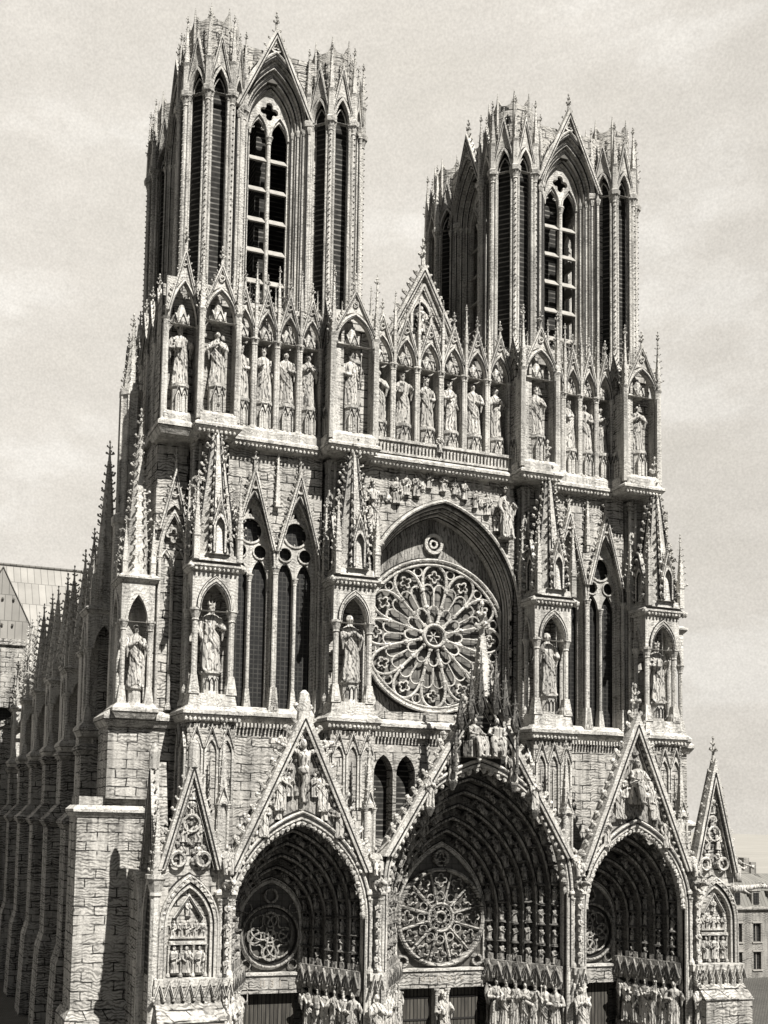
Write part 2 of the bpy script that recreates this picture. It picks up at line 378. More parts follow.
def part(name, mb, parent, loc=None, rz=0.0, label=None, sx=1):
    """link one part; builder coordinates are world ones unless loc places a local mesh"""
    me = mb if isinstance(mb, bpy.types.Mesh) else mb.mesh(name)
    o = bpy.data.objects.new(name, me); COL.objects.link(o)
    if parent:
        o.parent = parent; o.matrix_parent_inverse = Matrix.Translation(-wl(parent))
    if loc is not None: o.location = loc
    o.rotation_euler = (0, 0, rz); o.scale = (sx, 1, 1); WL[o.name] = Vector((0, 0, 0)) if loc is None else Vector(loc)
    if label: o['label'] = label
    return o
def T(x=0, y=0, z=0, r=0): return Matrix.Translation((x, y, z)) @ Matrix.Rotation(r, 4, 'Z')
def single(name, mb, label, cat, kind=None, group=None):
    o = part(name, mb, None)
    if kind: o['kind'] = kind
    if label: o['label'] = label; o['category'] = cat
    if group: o['group'] = group
    return o

# ------------------------------------------------------------------ ground
GZ = -2.5
b = MB(); b.add([(-900,-700,GZ),(1500,-700,GZ),(1500,2600,GZ),(-900,2600,GZ)], [(0,1,2,3)], 'paving')
g = part('ground', b, None); g['kind'] = 'structure'
b = MB(); b.box(-30, 30, -9.5, -6.9, GZ, GZ+.17, 'ashlar'); b.box(-29, 29, -8.7, -6.9, GZ+.17, GZ+.34, 'ashlar'); b.box(-28, 28, -7.9, -6.9, GZ+.34, GZ+.5, 'ashlar')
g = part('pavement', b, None); g['kind'] = 'structure'

b = MB(); b.add([(-900,95,GZ+.004),(1500,95,GZ+.004),(1500,2600,GZ+.004),(-900,2600,GZ+.004)], [(0,1,2,3)], 'haze_ground')  # far ground sheet, its pale colour standing in for haze
g = part('field', b, None); g['kind'] = 'structure'

# ================================================================== CATHEDRAL
CA = empty('cathedral', (0, 0, GZ), 'huge grey gothic cathedral with two tall open towers and three carved portals', 'cathedral')
TX, TD, TY = 12.4, 4.77, 3.08          # tower centre offset, turret offset, front turret row
TC = TY+TD                             # tower centre y

# ---- lower bodies
b = MB(); b.mt = 'ashlar'
WT = 21.2
for s in (-1, 1):                       # tower bases (behind the buttresses)
    x0, x1 = sorted((s*5.95, s*19.6))
    b.box(x0, x1, 1.6, 14.2, GZ, 39.3)
part('tower_base', b, CA)
def pane(mb, cx, hw, z0, zs, za, y, mt): mb.prism(outline(cx, hw, z0, zs, za), y, y+.12, mt)

# ---- facade wall of the two window bays, with pierced windows (y = 0)
def bay_wall(s):
    b = MB(); b.mt = 'ashlar'; x0, x1 = sorted((s*9.0, s*15.7))
    holes = [outline(s*12.3+q*1.62, 1.5, 21.55, 31.0, 36.0, 10)[::-1] for q in (-1, 1)]
    b.prism([(x0, 12), (x1, 12), (x1, 39.3), (x0, 39.3)], 0, 1.0, 'ashlar', holes)
    b.ledge(x0, x1, -.05, .5, 20.55, .95, .5, 'carved')
    for i in range(26): b.box(x0+.1+i*.255, x0+.23+i*.255, -.42, 0, 20.28, 20.56, 'carved')
    # thin pinnacle between the two gables
    b.spire(s*12.3, -.25, 35.2, .24, 39.2, 4, croc=.2, step=.45, mt='carved')
    return b
def bay_window(cx):
    """two-light window with a circle, mouldings, colonnettes and crocketed gable; local x=0"""
    fr = MB(); fr.M = T(cx, 0, 0); fr.mt = 'carved'
    o1 = outline(0, 1.5, 21.55, 31.0, 36.0, 10); o2 = outline(0, 1.43, 21.55, 31.0, 35.75, 10); o3 = outline(0, 1.37, 21.55, 31.0, 35.5, 10); o0 = outline(0, 1.6, 21.5, 31.0, 36.35, 10)
    fr.line(outline(0, 1.64, 21.5, 31.0, 36.5, 10), -.03, .05); fr.line(o1, -.17, .04)
    fr.band(o0, o1, -.16, .3); fr.band(o1, o2, .10, .5); fr.band(o2, o3, .42, .8)
    for hw, y, r in ((1.55, -.2, .075), (1.45, .08, .05)):
        fr.tube([(x, y, z) for x, z in outline(0, hw, 21.6, 31.0, 31.0+(5.0*hw/1.5), 10)], r, 6)
    for q in (-1, 1):
        fr.column(q*1.56, -.22, 21.5, 31.1, .12)
        fr.frus((q*1.56-.3, q*1.56+.3, -.45, .1, 21.35), (q*1.56-.16, q*1.56+.16, -.36, .1, 23.0))
    fr.gable(0, 1.58, 32.2, 37.9, -.42, .42, .2, .30, .5, 1.3, 'carved', .26, arch(0, 1.42, 32.2, 36.2, 8))
    fr.band(circ(0, 36.75-.15, .36, 14), circ(0, 36.75-.15, .22, 14), -.36, -.15, closed=True)
    tr = MB(); tr.M = T(cx, 0, 0); tr.mt = 'carved'
    H = [outline(q*.70, .56, 21.55, 30.4, 31.7, 7)[::-1] for q in (-1, 1)]
    tri = [outline(q*.53, .33, 31.95, 32.3, 32.75, 4) for q in ()]
    tr.prism(outline(0, 1.40, 21.52, 31.0, 35.52, 10), .5, .72, 'carved', H+[circ(0, 33.62, .86, 20)[::-1], circ(-.72, 32.2, .5, 14)[::-1], circ(.72, 32.2, .5, 14)[::-1], [(-.17, 34.75), (0, 35.25), (.17, 34.75)][::1]])
    tr.band(circ(0, 33.62, .93, 20), circ(0, 33.62, .8, 20), .40, .55, closed=True)
    for k in range(6):
        a = k*PI/3+PI/6; tr.crocket((.84*math.cos(a), .6, 33.62+.84*math.sin(a)), (-math.cos(a), 0, -math.sin(a)), .2)
    for q in (-1, 1): tr.band(circ(q*.72, 32.2, .55, 14), circ(q*.72, 32.2, .45, 14), .40, .55, closed=True)
    tr.column(0, .42, 21.5, 30.6, .12)
    tr.frus((-.26, .26, .2, .8, 21.45), (-.13, .13, .35, .8, 22.9))
    for q in (-1, 1): tr.column(q*1.33, .5, 21.5, 31.0, .06)
    gl = MB(); pane(gl, cx, 1.42, 21.5, 31.0, 35.6, .86, 'leaded_glass')
    f = part('window', fr, CA); part('tracery', tr, f); part('glass', gl, f)
for s in (-1, 1):
    part('bay_wall', bay_wall(s), CA)
    for q in (-1, 1): bay_window(s*12.3+q*1.62)

# ---- centre bay: wall with the great arch, rose
b = MB(); b.mt = 'ashlar'
HW, ZS, ZA = 6.05, 29.4, 37.0
tw = [outline(x, .72, 13.2, 17.6, 18.9, 6)[::-1] for x in (-4.1, -2.4, 2.4, 4.1)]
b.prism([(-6.1, 12), (6.1, 12), (6.1, 39.3), (-6.1, 39.3)], -.1, .9, 'ashlar', [outline(.28, HW, 21.9, ZS, ZA, 18)[::-1]]+tw)
b.box(-6.1, 6.1, .9, 1.1, 12, 21.2, 'shutter')
b.ledge(-6.1, 6.1, -.1, .6, 20.4, .8, .5, 'carved')
for i in range(46): b.box(-5.95+i*.26, -5.82+i*.26, -.5, -.1, 20.1, 20.42, 'carved')
part('center_wall', b, CA)
b = MB(); b.mt = 'carved'      # stepped and rolled mouldings of the great arch
def oo(hw): return outline(.28, hw, 21.9, ZS, ZA+(hw-HW)*1.25, 18)
b.band(oo(6.25), oo(6.05), -.32, .2)
for i, (h0, h1, y) in enumerate(((6.05, 5.8, .05), (5.8, 5.62, .45), (5.62, 5.42, .85))): b.band(oo(h0), oo(h1+.02), y, y+.9)
for hw, y in ((6.26, -.12), (6.0, -.33), (5.8, .03), (5.62, .42), (5.43, .84)): b.line(oo(hw), y, .06)
for hw, y, r in ((6.1, -.4, .12), (5.88, 0, .1), (5.7, .42, .1), (5.52, .82, .09)): b.tube([(x, y, z) for x, z in oo(hw)], r, 6)
for hw in (5.78,):
    P = oo(hw)
    for i in range(1, len(P)-1):
        p, q = P[i], P[i+1]
        k = max(1, int(math.hypot(q[0]-p[0], q[1]-p[1])/.5))
        for j in range(k):
            f = (j+.5)/k; b.blob((p[0]+(q[0]-p[0])*f, .42, p[1]+(q[1]-p[1])*f), .15, .15, .17)
for q in (-1, 1):              # little figures climbing the jambs
    for k in range(6): b.minifig(.28+q*5.85, .2, 22.3+k*1.35, 1.2)
part('rose_arch', b, CA)
RC, RZ, RR = 0.0, 27.6, 5.35
RX = 0.0
b = MB(); b.mt = 'carved'      # spandrel plate with circle, its stone darkened to paint in the arch's shade
b.prism(outline(.28, 5.95, 21.9, ZS, ZA-.4, 18), 1.5, 1.75, 'soot_figure', [[(.28+x*1.1, z) for x, z in circ(0, RZ, 5.15, 48)[::-1]]])  # soot_figure: the arch's shade put into the stone colour
b.band(circ(.28, RZ+6.75, .75, 20), circ(.28, RZ+6.75, .52, 20), 1.2, 1.55, closed=True)
b.prism(circ(.28, RZ+6.75, .55, 16), 1.47, 1.5, 'leaded_glass')
b.band(circ(.28, RZ+6.75, .34, 12), circ(.28, RZ+6.75, .2, 12), 1.25, 1.5, closed=True)
for q in (-1, 1):
    b.band(circ(q*4.75, 22.75, .62, 16), circ(q*4.75, 22.75, .44, 16), 1.25, 1.55, closed=True); b.prism(circ(q*4.75, 22.75, .46, 14), 1.44, 1.5, 'leaded_glass')
ro = part('rose_window', b, CA)
def ptr(a, r): return (RC+r*math.cos(a), RZ+r*math.sin(a))
tr = MB(); tr.mt = 'carved'; tr.M = Matrix.Translation((.28, 0, RZ)) @ Matrix.Diagonal((1.125, 1, 1.06, 1)) @ Matrix.Translation((0, 0, -RZ))
tr.band(circ(RC, RZ, 5.25, 56), circ(RC, RZ, 4.92, 56), 1.05, 1.6, closed=True)
tr.tube([(x, .98, z) for x, z in circ(RC, RZ, 5.18, 56)], .11, 6, closed=True); tr.tube([(x, 1.05, z) for x, z in circ(RC, RZ, 4.86, 56)], .08, 6, closed=True)
for i in range(60):
    x, z = ptr(2*PI*i/60, 5.05); tr.octa((x, 1.0, z), .1)
tr.band(circ(RC, RZ, .86, 24), circ(RC, RZ, .60, 24), 1.0, 1.6, closed=True); tr.tube([(x, .97, z) for x, z in circ(RC, RZ, .74, 24)], .09, 6, closed=True)
for k in range(6):
    a = k*PI/3; tr.tube([(*ptr(a, .0),), (*ptr(a, .6),)] and [(ptr(a, .05)[0], 1.2, ptr(a, .05)[1]), (ptr(a, .62)[0], 1.2, ptr(a, .62)[1])], .05, 5)
NP = 12
for k in range(NP):
    a = 2*PI*(k+.5)/NP; a2 = a+2*PI/NP; am = a+PI/NP
    # main spokes: colonnette with capital
    p0, p1 = ptr(a, .85), ptr(a, 3.25)
    tr.tube([(p0[0], 1.15, p0[1]), (p1[0], 1.15, p1[1])], .10, 6)
    for r in (.95, 2.0, 3.2): x, z = ptr(a, r); tr.blob((x, 1.12, z), .17, .15, .17)
    # petal: pointed head over two small lights, quatrefoil above
    def pet(r0, r1, wa, n=7):
        L = []
        for i in range(n+1):
            f = i/n; L.append((am-wa*math.cos(f*PI/2), r0+(r1-r0)*math.sin(f*PI/2)))
        return L+[(2*am-aa, r) for aa, r in reversed(L[:-1])]
    P = [ptr(aa, r) for aa, r in pet(3.2, 4.85, PI/NP*.93)]
    tr.tube([(x, 1.12, z) for x, z in P], .095, 6)
    for q in (-.5, .5):                     # inner pair of arches
        L = []
        for i in range(9):
            f = i/8; L.append(ptr(am+q*PI/NP+PI/NP*.5*math.cos(PI*f)*(-1), 3.0+.55*math.sin(PI*f)))
        tr.tube([(x, 1.2, z) for x, z in L], .06, 5)
    x0, z0 = ptr(am, 2.0); x1, z1 = ptr(am, 3.05); tr.tube([(x0, 1.2, z0), (x1, 1.2, z1)], .065, 5)
    L = [ptr(am+PI/NP*.8*math.cos(PI*i/8)*(-1), 1.55+.5*math.sin(PI*i/8)) for i in range(9)]
    tr.tube([(x, 1.16, z) for x, z in L], .075, 5)
    x, z = ptr(am, 4.05); tr.band(foil(x, z, .52, 4, 5, am), foil(x, z, .38, 4, 5, am), 1.1, 1.4, closed=True)
    x, z = ptr(a, 4.45); tr.tube([(xx, 1.18, zz) for xx, zz in circ(x, z, .3, 10)], .06, 5, closed=True)
tr.line(circ(RC, RZ, 5.34, 56), 1.2, .06, True); tr.line(circ(RC, RZ, 4.8, 56), 1.3, .06, True); tr.line(circ(RC, RZ, .56, 24), 1.02, .05, True); tr.line(circ(RC, RZ, .9, 24), 1.2, .06, True)
part('tracery', tr, ro)
gl = MB(); gl.prism([(.28+x*1.1, z) for x, z in circ(0, RZ, 5.25, 48)], 1.52, 1.58, 'rose_glass'); part('glass', gl, ro)
# relief figures over the great arch
b = MB(); b.mt = 'statue_stone'
for x, z, h in ((-3.5,36.5,1.9),(-2.7,37.2,1.5),(-1.9,37.2,1.6),(-.9,37.9,1.2),(.2,37.8,1.4),(1.1,37.7,1.2),(1.9,37.4,1.5),(2.8,36.9,1.3),(3.8,36.5,1.6),(4.6,35.4,1.4)): b.minifig(x, -.2, z, h*1.0)
for x, z in ((-3.0,36.9),(-1.4,37.6),(1.5,37.5),(3.3,36.9),(-4.1,36.4),(4.3,36.6)): b.blob((x,-.15,z+.4),.3,.16,.35)
part('relief_frieze', b, CA)
# balustrade over the rose
b = MB(); b.mt = 'carved'
b.ledge(-5.9, 5.7, -.6, .6, 39.0, .72, .35); b.box(-5.9, 5.7, -.75, -.45, 39.85, 40.0); b.box(-5.9, 5.7, -.8, -.4, 40.75, 40.95)
for i in range(42):
    x = -5.75+i*.275; b.box(x-.065, x+.065, -.68, -.52, 40.0, 40.76)
for i in range(40): b.blob((-5.7+i*.29, -.72, 39.12), .1, .1, .13)
part('balustrade', b, CA)
b = MB(); b.minifig(-.4, -.75, 40.4, 1.3)
single('balustrade_statue', b, 'small stone statue perched on the balustrade above the rose window', 'statue')

# ---- buttresses with tabernacle and spire
def buttress(cx, sidecol=True, z_top=39.2):
    b = MB(); b.mt = 'ashlar'
    b.box(cx-1.55, cx+1.55, -2.5, 1.0, GZ, 20.4)
    # blind arcade with gablets on the front and left face below the ledge
    for (M, w_, n) in ((T(cx, -2.5), 3.0, 3), (T(cx-1.55, -1.3, 0, -PI/2), 2.3, 2)):
        b.M = M
        for i in range(n):
            u = (i-(n-1)/2)*w_/n; hw = w_/n/2
            b.band(outline(u, hw*.92, 15.2, 18.4, 19.5, 5), outline(u, hw*.66, 15.2, 18.4, 19.2, 5), -.16, .02, 'carved')
            b.gable(u, hw, 18.7, 20.2, -.22, .2, .1, .14, .4, 0, None, mt='carved')
            b.tube([(u, -.06, 15.3), (u, -.06, 18.2)], .05, 5, 'carved')
        b.M = Matrix()
    b.ledge(cx-1.6, cx+1.6, -2.55, 1.0, 20.35, .85, .38, 'carved')
    for i in range(13): b.blob((cx-1.75+i*.29, -2.8, 20.45), .11, .1, .13, 'carved')
    # core pier behind the tabernacle
    b.box(cx-1.35, cx+1.35, -.75, 1.0, 21.3, 31.0); b.box(cx-1.0, cx+1.0, -.35, 1.0, 31.0, z_top)
    for q in (-1, 1):
        for yy in (-.2, .3): b.column(cx+q*1.05, yy, 31.0, 38.9, .13, 'carved')
    for q in (-1, 1):
        for yy in (-.62, -.2): b.column(cx+q*1.4, yy, 21.4, 30.9, .13, 'carved'); b.tube([(cx+q*1.36, yy+.2, 21.4), (cx+q*1.36, yy+.2, 30.9)], .05, 4, 'dark_line')
    for u in (-.7, 0, .7): b.tube([(cx+u, -.38, 35), (cx+u, -.38, 38.8)], .1, 6, 'carved')
    bt = part('buttress', b, CA)
    t = MB(); t.mt = 'carved'                                         # open tabernacle
    zb, zt = 21.35, 29.9
    t.frus((cx-1.6, cx+1.6, -2.6, -1.1, zb-.05), (cx-1.45, cx+1.45, -2.5, -1.1, zb+.75))
    for q in (-1, 1):
        t.frus((cx+q*1.22-.36, cx+q*1.22+.36, -2.58, -1.9, zb+.7), (cx+q*1.22-.2, cx+q*1.22+.2, -2.42, -2.0, zb+1.9))
        t.column(cx+q*1.2, -2.25, zb+.8, 27.5, .19); t.column(cx+q*1.45, -1.35, zb+.8, 27.5, .15)
    H = [outline(0, .95, 27.2, 27.3, 29.1, 7)[::-1]]
    t.M = T(cx, -2.5); t.prism([(-1.5, 27.35), (1.5, 27.35), (1.5, zt), (-1.5, zt)], 0, .4, 'carved', [[(x, max(z, 27.36)) for x, z in H[0]]])
    t.line(outline(0, 1.2, 27.45, 27.5, 29.6, 7), -.01, .05); t.line(outline(0, .98, 27.45, 27.5, 29.2, 7), -.125, .04); t.band(outline(0, 1.08, 27.4, 27.5, 29.4, 7), outline(0, .92, 27.4, 27.5, 29.1, 7), -.12, .2); t.tube([(x, -.12, z) for x, z in outline(0, 1.12, 27.5, 27.6, 29.5, 7)], .06, 5)
    for q in (-1, 1):
        t.M = T(cx+q*1.49, -1.62, 0, q*PI/2)
        t.prism([(-.46, 27.37), (.46, 27.37), (.46, zt-.02), (-.46, zt-.02)], 0, .3, 'carved', [[(x, max(z, 27.38)) for x, z in outline(0, .36, 27.2, 27.5, 28.9, 6)[::-1]]])
        t.band(outline(0, .44, 27.4, 27.5, 29.1, 6), outline(0, .34, 27.4, 27.5, 28.85, 6), -.1, .1)
    t.M = Matrix()
    t.ledge(cx-1.5, cx+1.5, -2.5, -1.0, zt-.05, .6, .32)
    for i in range(12): t.blob((cx-1.65+i*.3, -2.72, zt+.05), .1, .1, .12)
    for q in (-1, 1): t.blob((cx+q*1.75, -2.8, zt+.15), .2, .3, .2)
    t.lathe(cx, -1.75, [(.62, 22.0), (.56, 22.3), (.56, 23.3), (.7, 23.42), (.7, 23.54)], 8)
    for q in (-1, 0, 1): t.line(outline(cx+q*.3, .13, 22.35, 22.8, 23.15, 4), -2.3, .035)
    part('tabernacle', t, bt)
    p = MB(); p.mt = 'carved'                                         # crocketed spire with corner pinnacles
    p.frus((cx-1.45, cx+1.45, -2.95, -.6, 30.45), (cx-1.3, cx+1.3, -2.85, -.7, 30.9))
    p.M = T(cx, -1.75)
    p.spire(0, 0, 30.9, 1.5, 40.3, 8, croc=.5, step=.58, fin=None, rt=.10); p.finial(0, 0, 40.2, 1.9)
    for k in range(8):
        a = PI/8+k*PI/4
        for d in (-.09, .09): p.tube([(1.52*math.cos(a+d), 1.52*math.sin(a+d), 31), (.2*math.cos(a+d), .2*math.sin(a+d), 40)], [.06, .03], 4, 'dark_line')
    for k in range(4):
        p.M = T(cx, -1.75, 0, k*PI/2)
        p.band(outline(0, .42, 31.0, 32.6, 33.5, 6), outline(0, .3, 31.0, 32.6, 33.25, 6), -1.48, -1.1); p.line(outline(0, .28, 31.0, 32.6, 33.2, 6), -1.4, .05); p.gable(0, .5, 32.7, 34.6, -1.46, .3, .12, .2, .5, .6, None)
        p.M = Matrix(); a = PI/4+k*PI/2; x, y = cx+2.0*math.cos(a), -1.75+1.5*math.sin(a)
        p.lathe(x, y, [(.26, 30.5), (.26, 31.9), (.34, 32.0)], 4); p.spire(x, y, 32.0, .3, 35.2, 4, PI/4, croc=.26, step=.45, fin=.9)
    part('spire', p, bt)
    return bt
BX = (-17.1, -7.5, 7.82, 17.2)
for cx in BX: buttress(cx)

# ---- north and south corner buttresses and the side rows
def side_tab(b, cx, y, z0, zc, ztop, hw=1.25, mt='carved', left=True, croc=.42, d=2.6):
    """tabernacle on a side buttress: x centre cx, front at y"""
    b.mt = mt
    b.ledge(cx-hw-.1, cx+hw+.1, y-.1, y+d, z0-.8, .85, .32)
    h = zc-z0; zs = z0+h*.68
    b.box(cx-hw+.15, cx+hw-.15, y+1.3, y+d, z0, zc)
    for q in (-1, 1): b.column(cx+q*(hw-.2), y+.15, z0+.1, zs+.1, .16); b.column(cx+q*(hw-.2), y+d*.55, z0+.1, zs+.1, .14); b.frus((cx+q*(hw-.2)-.32, cx+q*(hw-.2)+.32, y-.15, y+.5, z0), (cx+q*(hw-.2)-.17, cx+q*(hw-.2)+.17, y, y+.3, z0+1.3))
    b.M = T(cx, y)
    ol = [(x, max(z, zs+.01)) for x, z in outline(0, hw*.62, zs, zs, zs+h*.22, 6)[::-1]]
    b.prism([(-hw, zs), (hw, zs), (hw, zc), (-hw, zc)], 0, .35, mt, [ol])
    b.band(outline(0, hw*.75, zs, zs, zs+h*.26, 6), outline(0, hw*.6, zs, zs, zs+h*.22, 6), -.1, .15)
    if left:
        b.M = T(cx-hw+.012, y+d*.5+.2, 0, -PI/2)
        ol = [(x, max(z, zs+.01)) for x, z in outline(0, d*.32, zs, zs, zs+h*.22, 6)[::-1]]
        b.prism([(-d*.5+.2, zs+.01), (d*.5-.21, zs+.01), (d*.5-.21, zc-.02), (-d*.5+.2, zc-.02)], 0, .3, mt, [[(x, z+.01) for x, z in ol]]); b.band(outline(0, d*.4, zs, zs, zs+h*.26, 6), outline(0, d*.31, zs, zs, zs+h*.22, 6), -.1, .15)
    b.M = Matrix()
    b.ledge(cx-hw, cx+hw, y, y+d, zc-.02, .5, .28)
def side_spire(cx, y, zc, ztop, hw, d=2.6, croc=.42, mini=True):
    p = MB(); p.mt = 'carved'; cy = y+d/2
    p.lathe(cx, cy, [(hw*.95, zc+.4), (hw*.85, zc+.9)], 8); p.spire(cx, cy, zc+.8, hw*.8, ztop-1.5, 8, croc=croc, step=.62, fin=1.55, rt=.12)
    if mini:
        for k in range(4):
            a = PI/4+k*PI/2; x, yy = cx+hw*1.2*math.cos(a), cy+hw*1.2*math.sin(a)
            p.lathe(x, yy, [(.24, zc+.4), (.24, zc+1.2), (.3, zc+1.3)], 4); p.spire(x, yy, zc+1.3, .26, zc+3.6, 4, croc=.2, step=.5, fin=.5)
    return p
for s in (-1, 1):
    b = MB(); b.mt = 'ashlar'
    xa, xb = sorted((s*(24.7 if s < 0 else 22.6), s*19.2)); b.box(xa, xb, 1.0, 4.0, 2.3, 14.3)           # big lower block
    b.frus((xa-.5, xb+.5, .5, 4.5, GZ), (xa-.35, xb+.35, .65, 4.4, 1.7)); b.frus((xa-.35, xb+.35, .65, 4.4, 1.702), (xa, xb, 1.0, 4.0, 2.3))
    b.ledge(xa, xb, 1.0, 4.0, 14.2, .65, .3, 'carved'); b.box(xa+.1, xb-.1, 1.1, 4.0, 14.95, 15.5)
    xa, xb = sorted((s*(23.0 if s < 0 else 22.0), s*18.4)); b.box(xa, xb, .7, 4.0, 15.4, 20.4)
    b.ledge(xa, xb, .6, 4.0, 20.0, .9, .4, 'carved')
    xa, xb = sorted((s*20.4, s*18.3)); b.box(xa, xb, .7, 4.0, 20.8, 39.0)            # recessed strip with blind arch
    bt = part('corner_buttress', b, CA)
    t = MB(); ox, oh = (-21.45, 1.08) if s < 0 else (20.55, .8)
    side_tab(t, ox, .2, 21.3, 29.3, 40, oh)
    if s < 0: t.lathe(ox+.05, .75, [(.5, 21.3), (.42, 21.6), (.42, 22.35), (.55, 22.45), (.55, 22.58)], 8)
    part('tabernacle', t, bt)
    part('spire', side_spire(ox+(.05 if s < 0 else -.2), .2, 29.4, 41.2 if s < 0 else 36.5, oh), bt)
    t = MB(); t.mt = 'carved'; t.M = T(s*19.2, .55)                                  # blind tracery
    t.band(outline(0, .98, 21.2, 31.2, 34.4, 8), outline(0, .80, 21.2, 31.2, 34.0, 8), -.2, .14); t.tube([(x, -.2, z) for x, z in outline(0, .9, 21.3, 31.2, 34.2, 8)], .07, 5)
    t.column(0, -.02, 21.2, 30.6, .12); t.band(foil(0, 32.7, .62, 4), foil(0, 32.7, .45, 4), -.14, .1, closed=True)
    for q in (-1, 1): t.tube([(x, -.06, z) for x, z in arch(q*.45, .42, 30.6, 31.7, 6)], .07, 5); t.column(q*.9, -.1, 21.2, 31.2, .1)
    t.gable(0, 1.02, 33.0, 37.2, -.36, .34, .18, .28, .5, 1.3, 'carved', .2, arch(0, .9, 33.0, 34.7, 6))
    t.tube([(x, -.3, z) for x, z in circ(0, 35.6, .3, 10)], .06, 5, closed=True)
    part('blind_arch', t, bt)
    # tall shaft with spirelet at the side of the tower
    t = MB(); t.mt = 'carved'; t.lathe(s*21.3, 5.6, [(.95, 21), (.95, 34.2), (1.1, 34.4), (1.1, 34.9), (.72, 35.2), (.72, 43.3), (.85, 43.5), (.85, 43.9)], 8)
    for k in range(8):
        a = PI/8+k*PI/4; t.tube([(s*21.3+.74*math.cos(a), 5.6+.74*math.sin(a), 35.2), (s*21.3+.74*math.cos(a), 5.6+.74*math.sin(a), 43.4)], .09, 5)
    t.spire(s*21.3, 5.6, 43.8, .62, 48.2, 8, croc=.28, step=.6, fin=1.4, rt=.1); part('stair_shaft', t, bt)
SIDE_Y = (8.6, 17.6, 26.6, 36.0, 45.5, 55.0)
for s in (-1, 1):
    for i, y in enumerate(SIDE_Y):
        big = i == 0
        b = MB(); b.mt = 'old_ashlar'
        xa, xb = sorted((s*24.2, s*19.5))
        b.frus((xa-.6, xb+.6, y-.6, y+2.4, GZ), (xa-.35, xb+.35, y-.35, y+2.4, 4.0)); b.frus((xa-.35, xb+.35, y-.35, y+2.4, 4.002), (xa, xb, y, y+2.4, 5.2)); b.box(xa, xb, y, y+2.4, 5.2, 13.4)
        b.ledge(xa, xb, y, y+2.4, 13.3, .7, .35); b.frus((xa, xb, y, y+2.4, 14.1), (xa+(.8 if s < 0 else 0), xb-(0 if s < 0 else .8), y+.3, y+2.4, 15.0))
        xa, xb = sorted((s*23.3, s*19.5)); b.box(xa, xb, y+.3, y+2.4, 15, 18.6); b.ledge(xa, xb, y+.3, y+2.4, 18.5, .7, .35)
        zc = 28.6 if big else 25.4; zt = 41.6 if big else 35.6-.12*i
        b.box(*sorted((s*22.2, s*19.5)), y+.9, y+2.4, 19, zc-1)
        bt = part('side_buttress', b, CA)
        t = MB(); side_tab(t, s*22.0, y, 20.6 if big else 19.9, zc, zt, 1.2, d=2.3); part('tabernacle', t, bt)
        part('spire', side_spire(s*21.9, y, zc+.1, zt, 1.2, 2.3), bt)
        p = MB(); p.mt = 'carved'; xx, yy = s*22.2, y+4.6; p.box(xx-.7, xx+.7, yy-.7, yy+.7, 14, 26.2); p.ledge(xx-.7, xx+.7, yy-.7, yy+.7, 26.0, .5, .25); p.spire(xx, yy, 26.6, .85, 33.6 if not big else 34.6, 8, croc=.4, step=.55, fin=1.3, rt=.12); part('pinnacle', p, bt)
# nave behind
b = MB(); b.mt = 'old_ashlar'
for s in (-1, 1):
    M = T(s*19.6, 34, 0, s*PI/2)
    b.M = M
    hs = [outline(u*(1 if s < 0 else -1), 2.0, 4, 10.5, 13.5, 7)[::-1] for u in (-20.2+2.0, -11.8+1.5, -3.2+1.5, 5.4+1.5, 14+1.5)]
    b.prism([(-20, 1), (20, 1), (20, 18), (-20, 18)], 0, .9, 'old_ashlar', hs); b.prism([(-20, 1), (20, 1), (20, 17.9), (-20, 17.9)], .9, 1.0, 'leaded_glass')
    b.box(-20, 20, -.2, .9, GZ, 1); b.ledge(-20, 20, -.1, .9, 17.8, .6, .3)
    b.M = Matrix()
    x0, x1 = sorted((s*19.3, s*7.6)); b.add([(s*19.3,14,18.6),(s*19.3,54,18.6),(s*7.6,54,22.5),(s*7.6,14,22.5)], [(0,1,2,3)], 'lead_roof')
    b.box(*sorted((s*7.6, s*6.8)), 14.2, 60, 18, 33.5)
part('nave', b, CA)
b = MB(); b.prism([(-7.9, 33.5), (7.9, 33.5), (0, 44.2)][::-1] if False else [(-7.9, 33.5), (7.9, 33.5), (0, 44.2)], 14.2, 62, 'slate'); part('nave_roof', b, CA)
def fly(s, y):
    b = MB(); b.mt = 'old_ashlar'; pts = []; n = 8
    A = [(s*20.5+(s*7.4-s*20.5)*i/n, 21.5+9.0*math.sin(PI/2*i/n)) for i in range(n+1)]; B = [(s*20.5+(s*7.4-s*20.5)*i/n, 24.6+7.4*i/n) for i in range(n+1)]
    if s < 0: b.band(B, A, y+.9, y+1.6)
    else: b.band(B[::-1], A[::-1], y+.9, y+1.6)
    part('flying_buttress', b, CA)
for s in (-1, 1):
    for y in SIDE_Y[1:]: fly(s, y)
# transept with its steep slate roof, north rose arch
b = MB(); b.mt = 'old_ashlar'
b.box(-31, 31, 60.2, 76, GZ, 33.2); b.ledge(-31, 31, 60, 76, 33.0, .7, .4)
b.M = T(-25.3, 60.2); b.band(circ(0, 28.0, 4.3, 28), circ(0, 28.0, 3.7, 28), -.35, .1, closed=True); b.prism(circ(0, 28.0, 3.75, 28), -.06, .05, 'leaded_glass')
for k in range(8):
    a = k*PI/4; b.tube([(0, -.15, 28), (3.7*math.cos(a), -.15, 28+3.7*math.sin(a))], .14, 5)
b.M = Matrix()
tb = part('transept', b, CA)
b = MB(); b.add([(-31.5,59.6,33.8),(31.5,59.6,33.8),(31.5,68,44.4),(-31.5,68,44.4),(31.5,76.5,33.8),(-31.5,76.5,33.8)], [(0,1,2,3),(3,2,4,5),(0,3,5),(1,4,2)], 'slate')
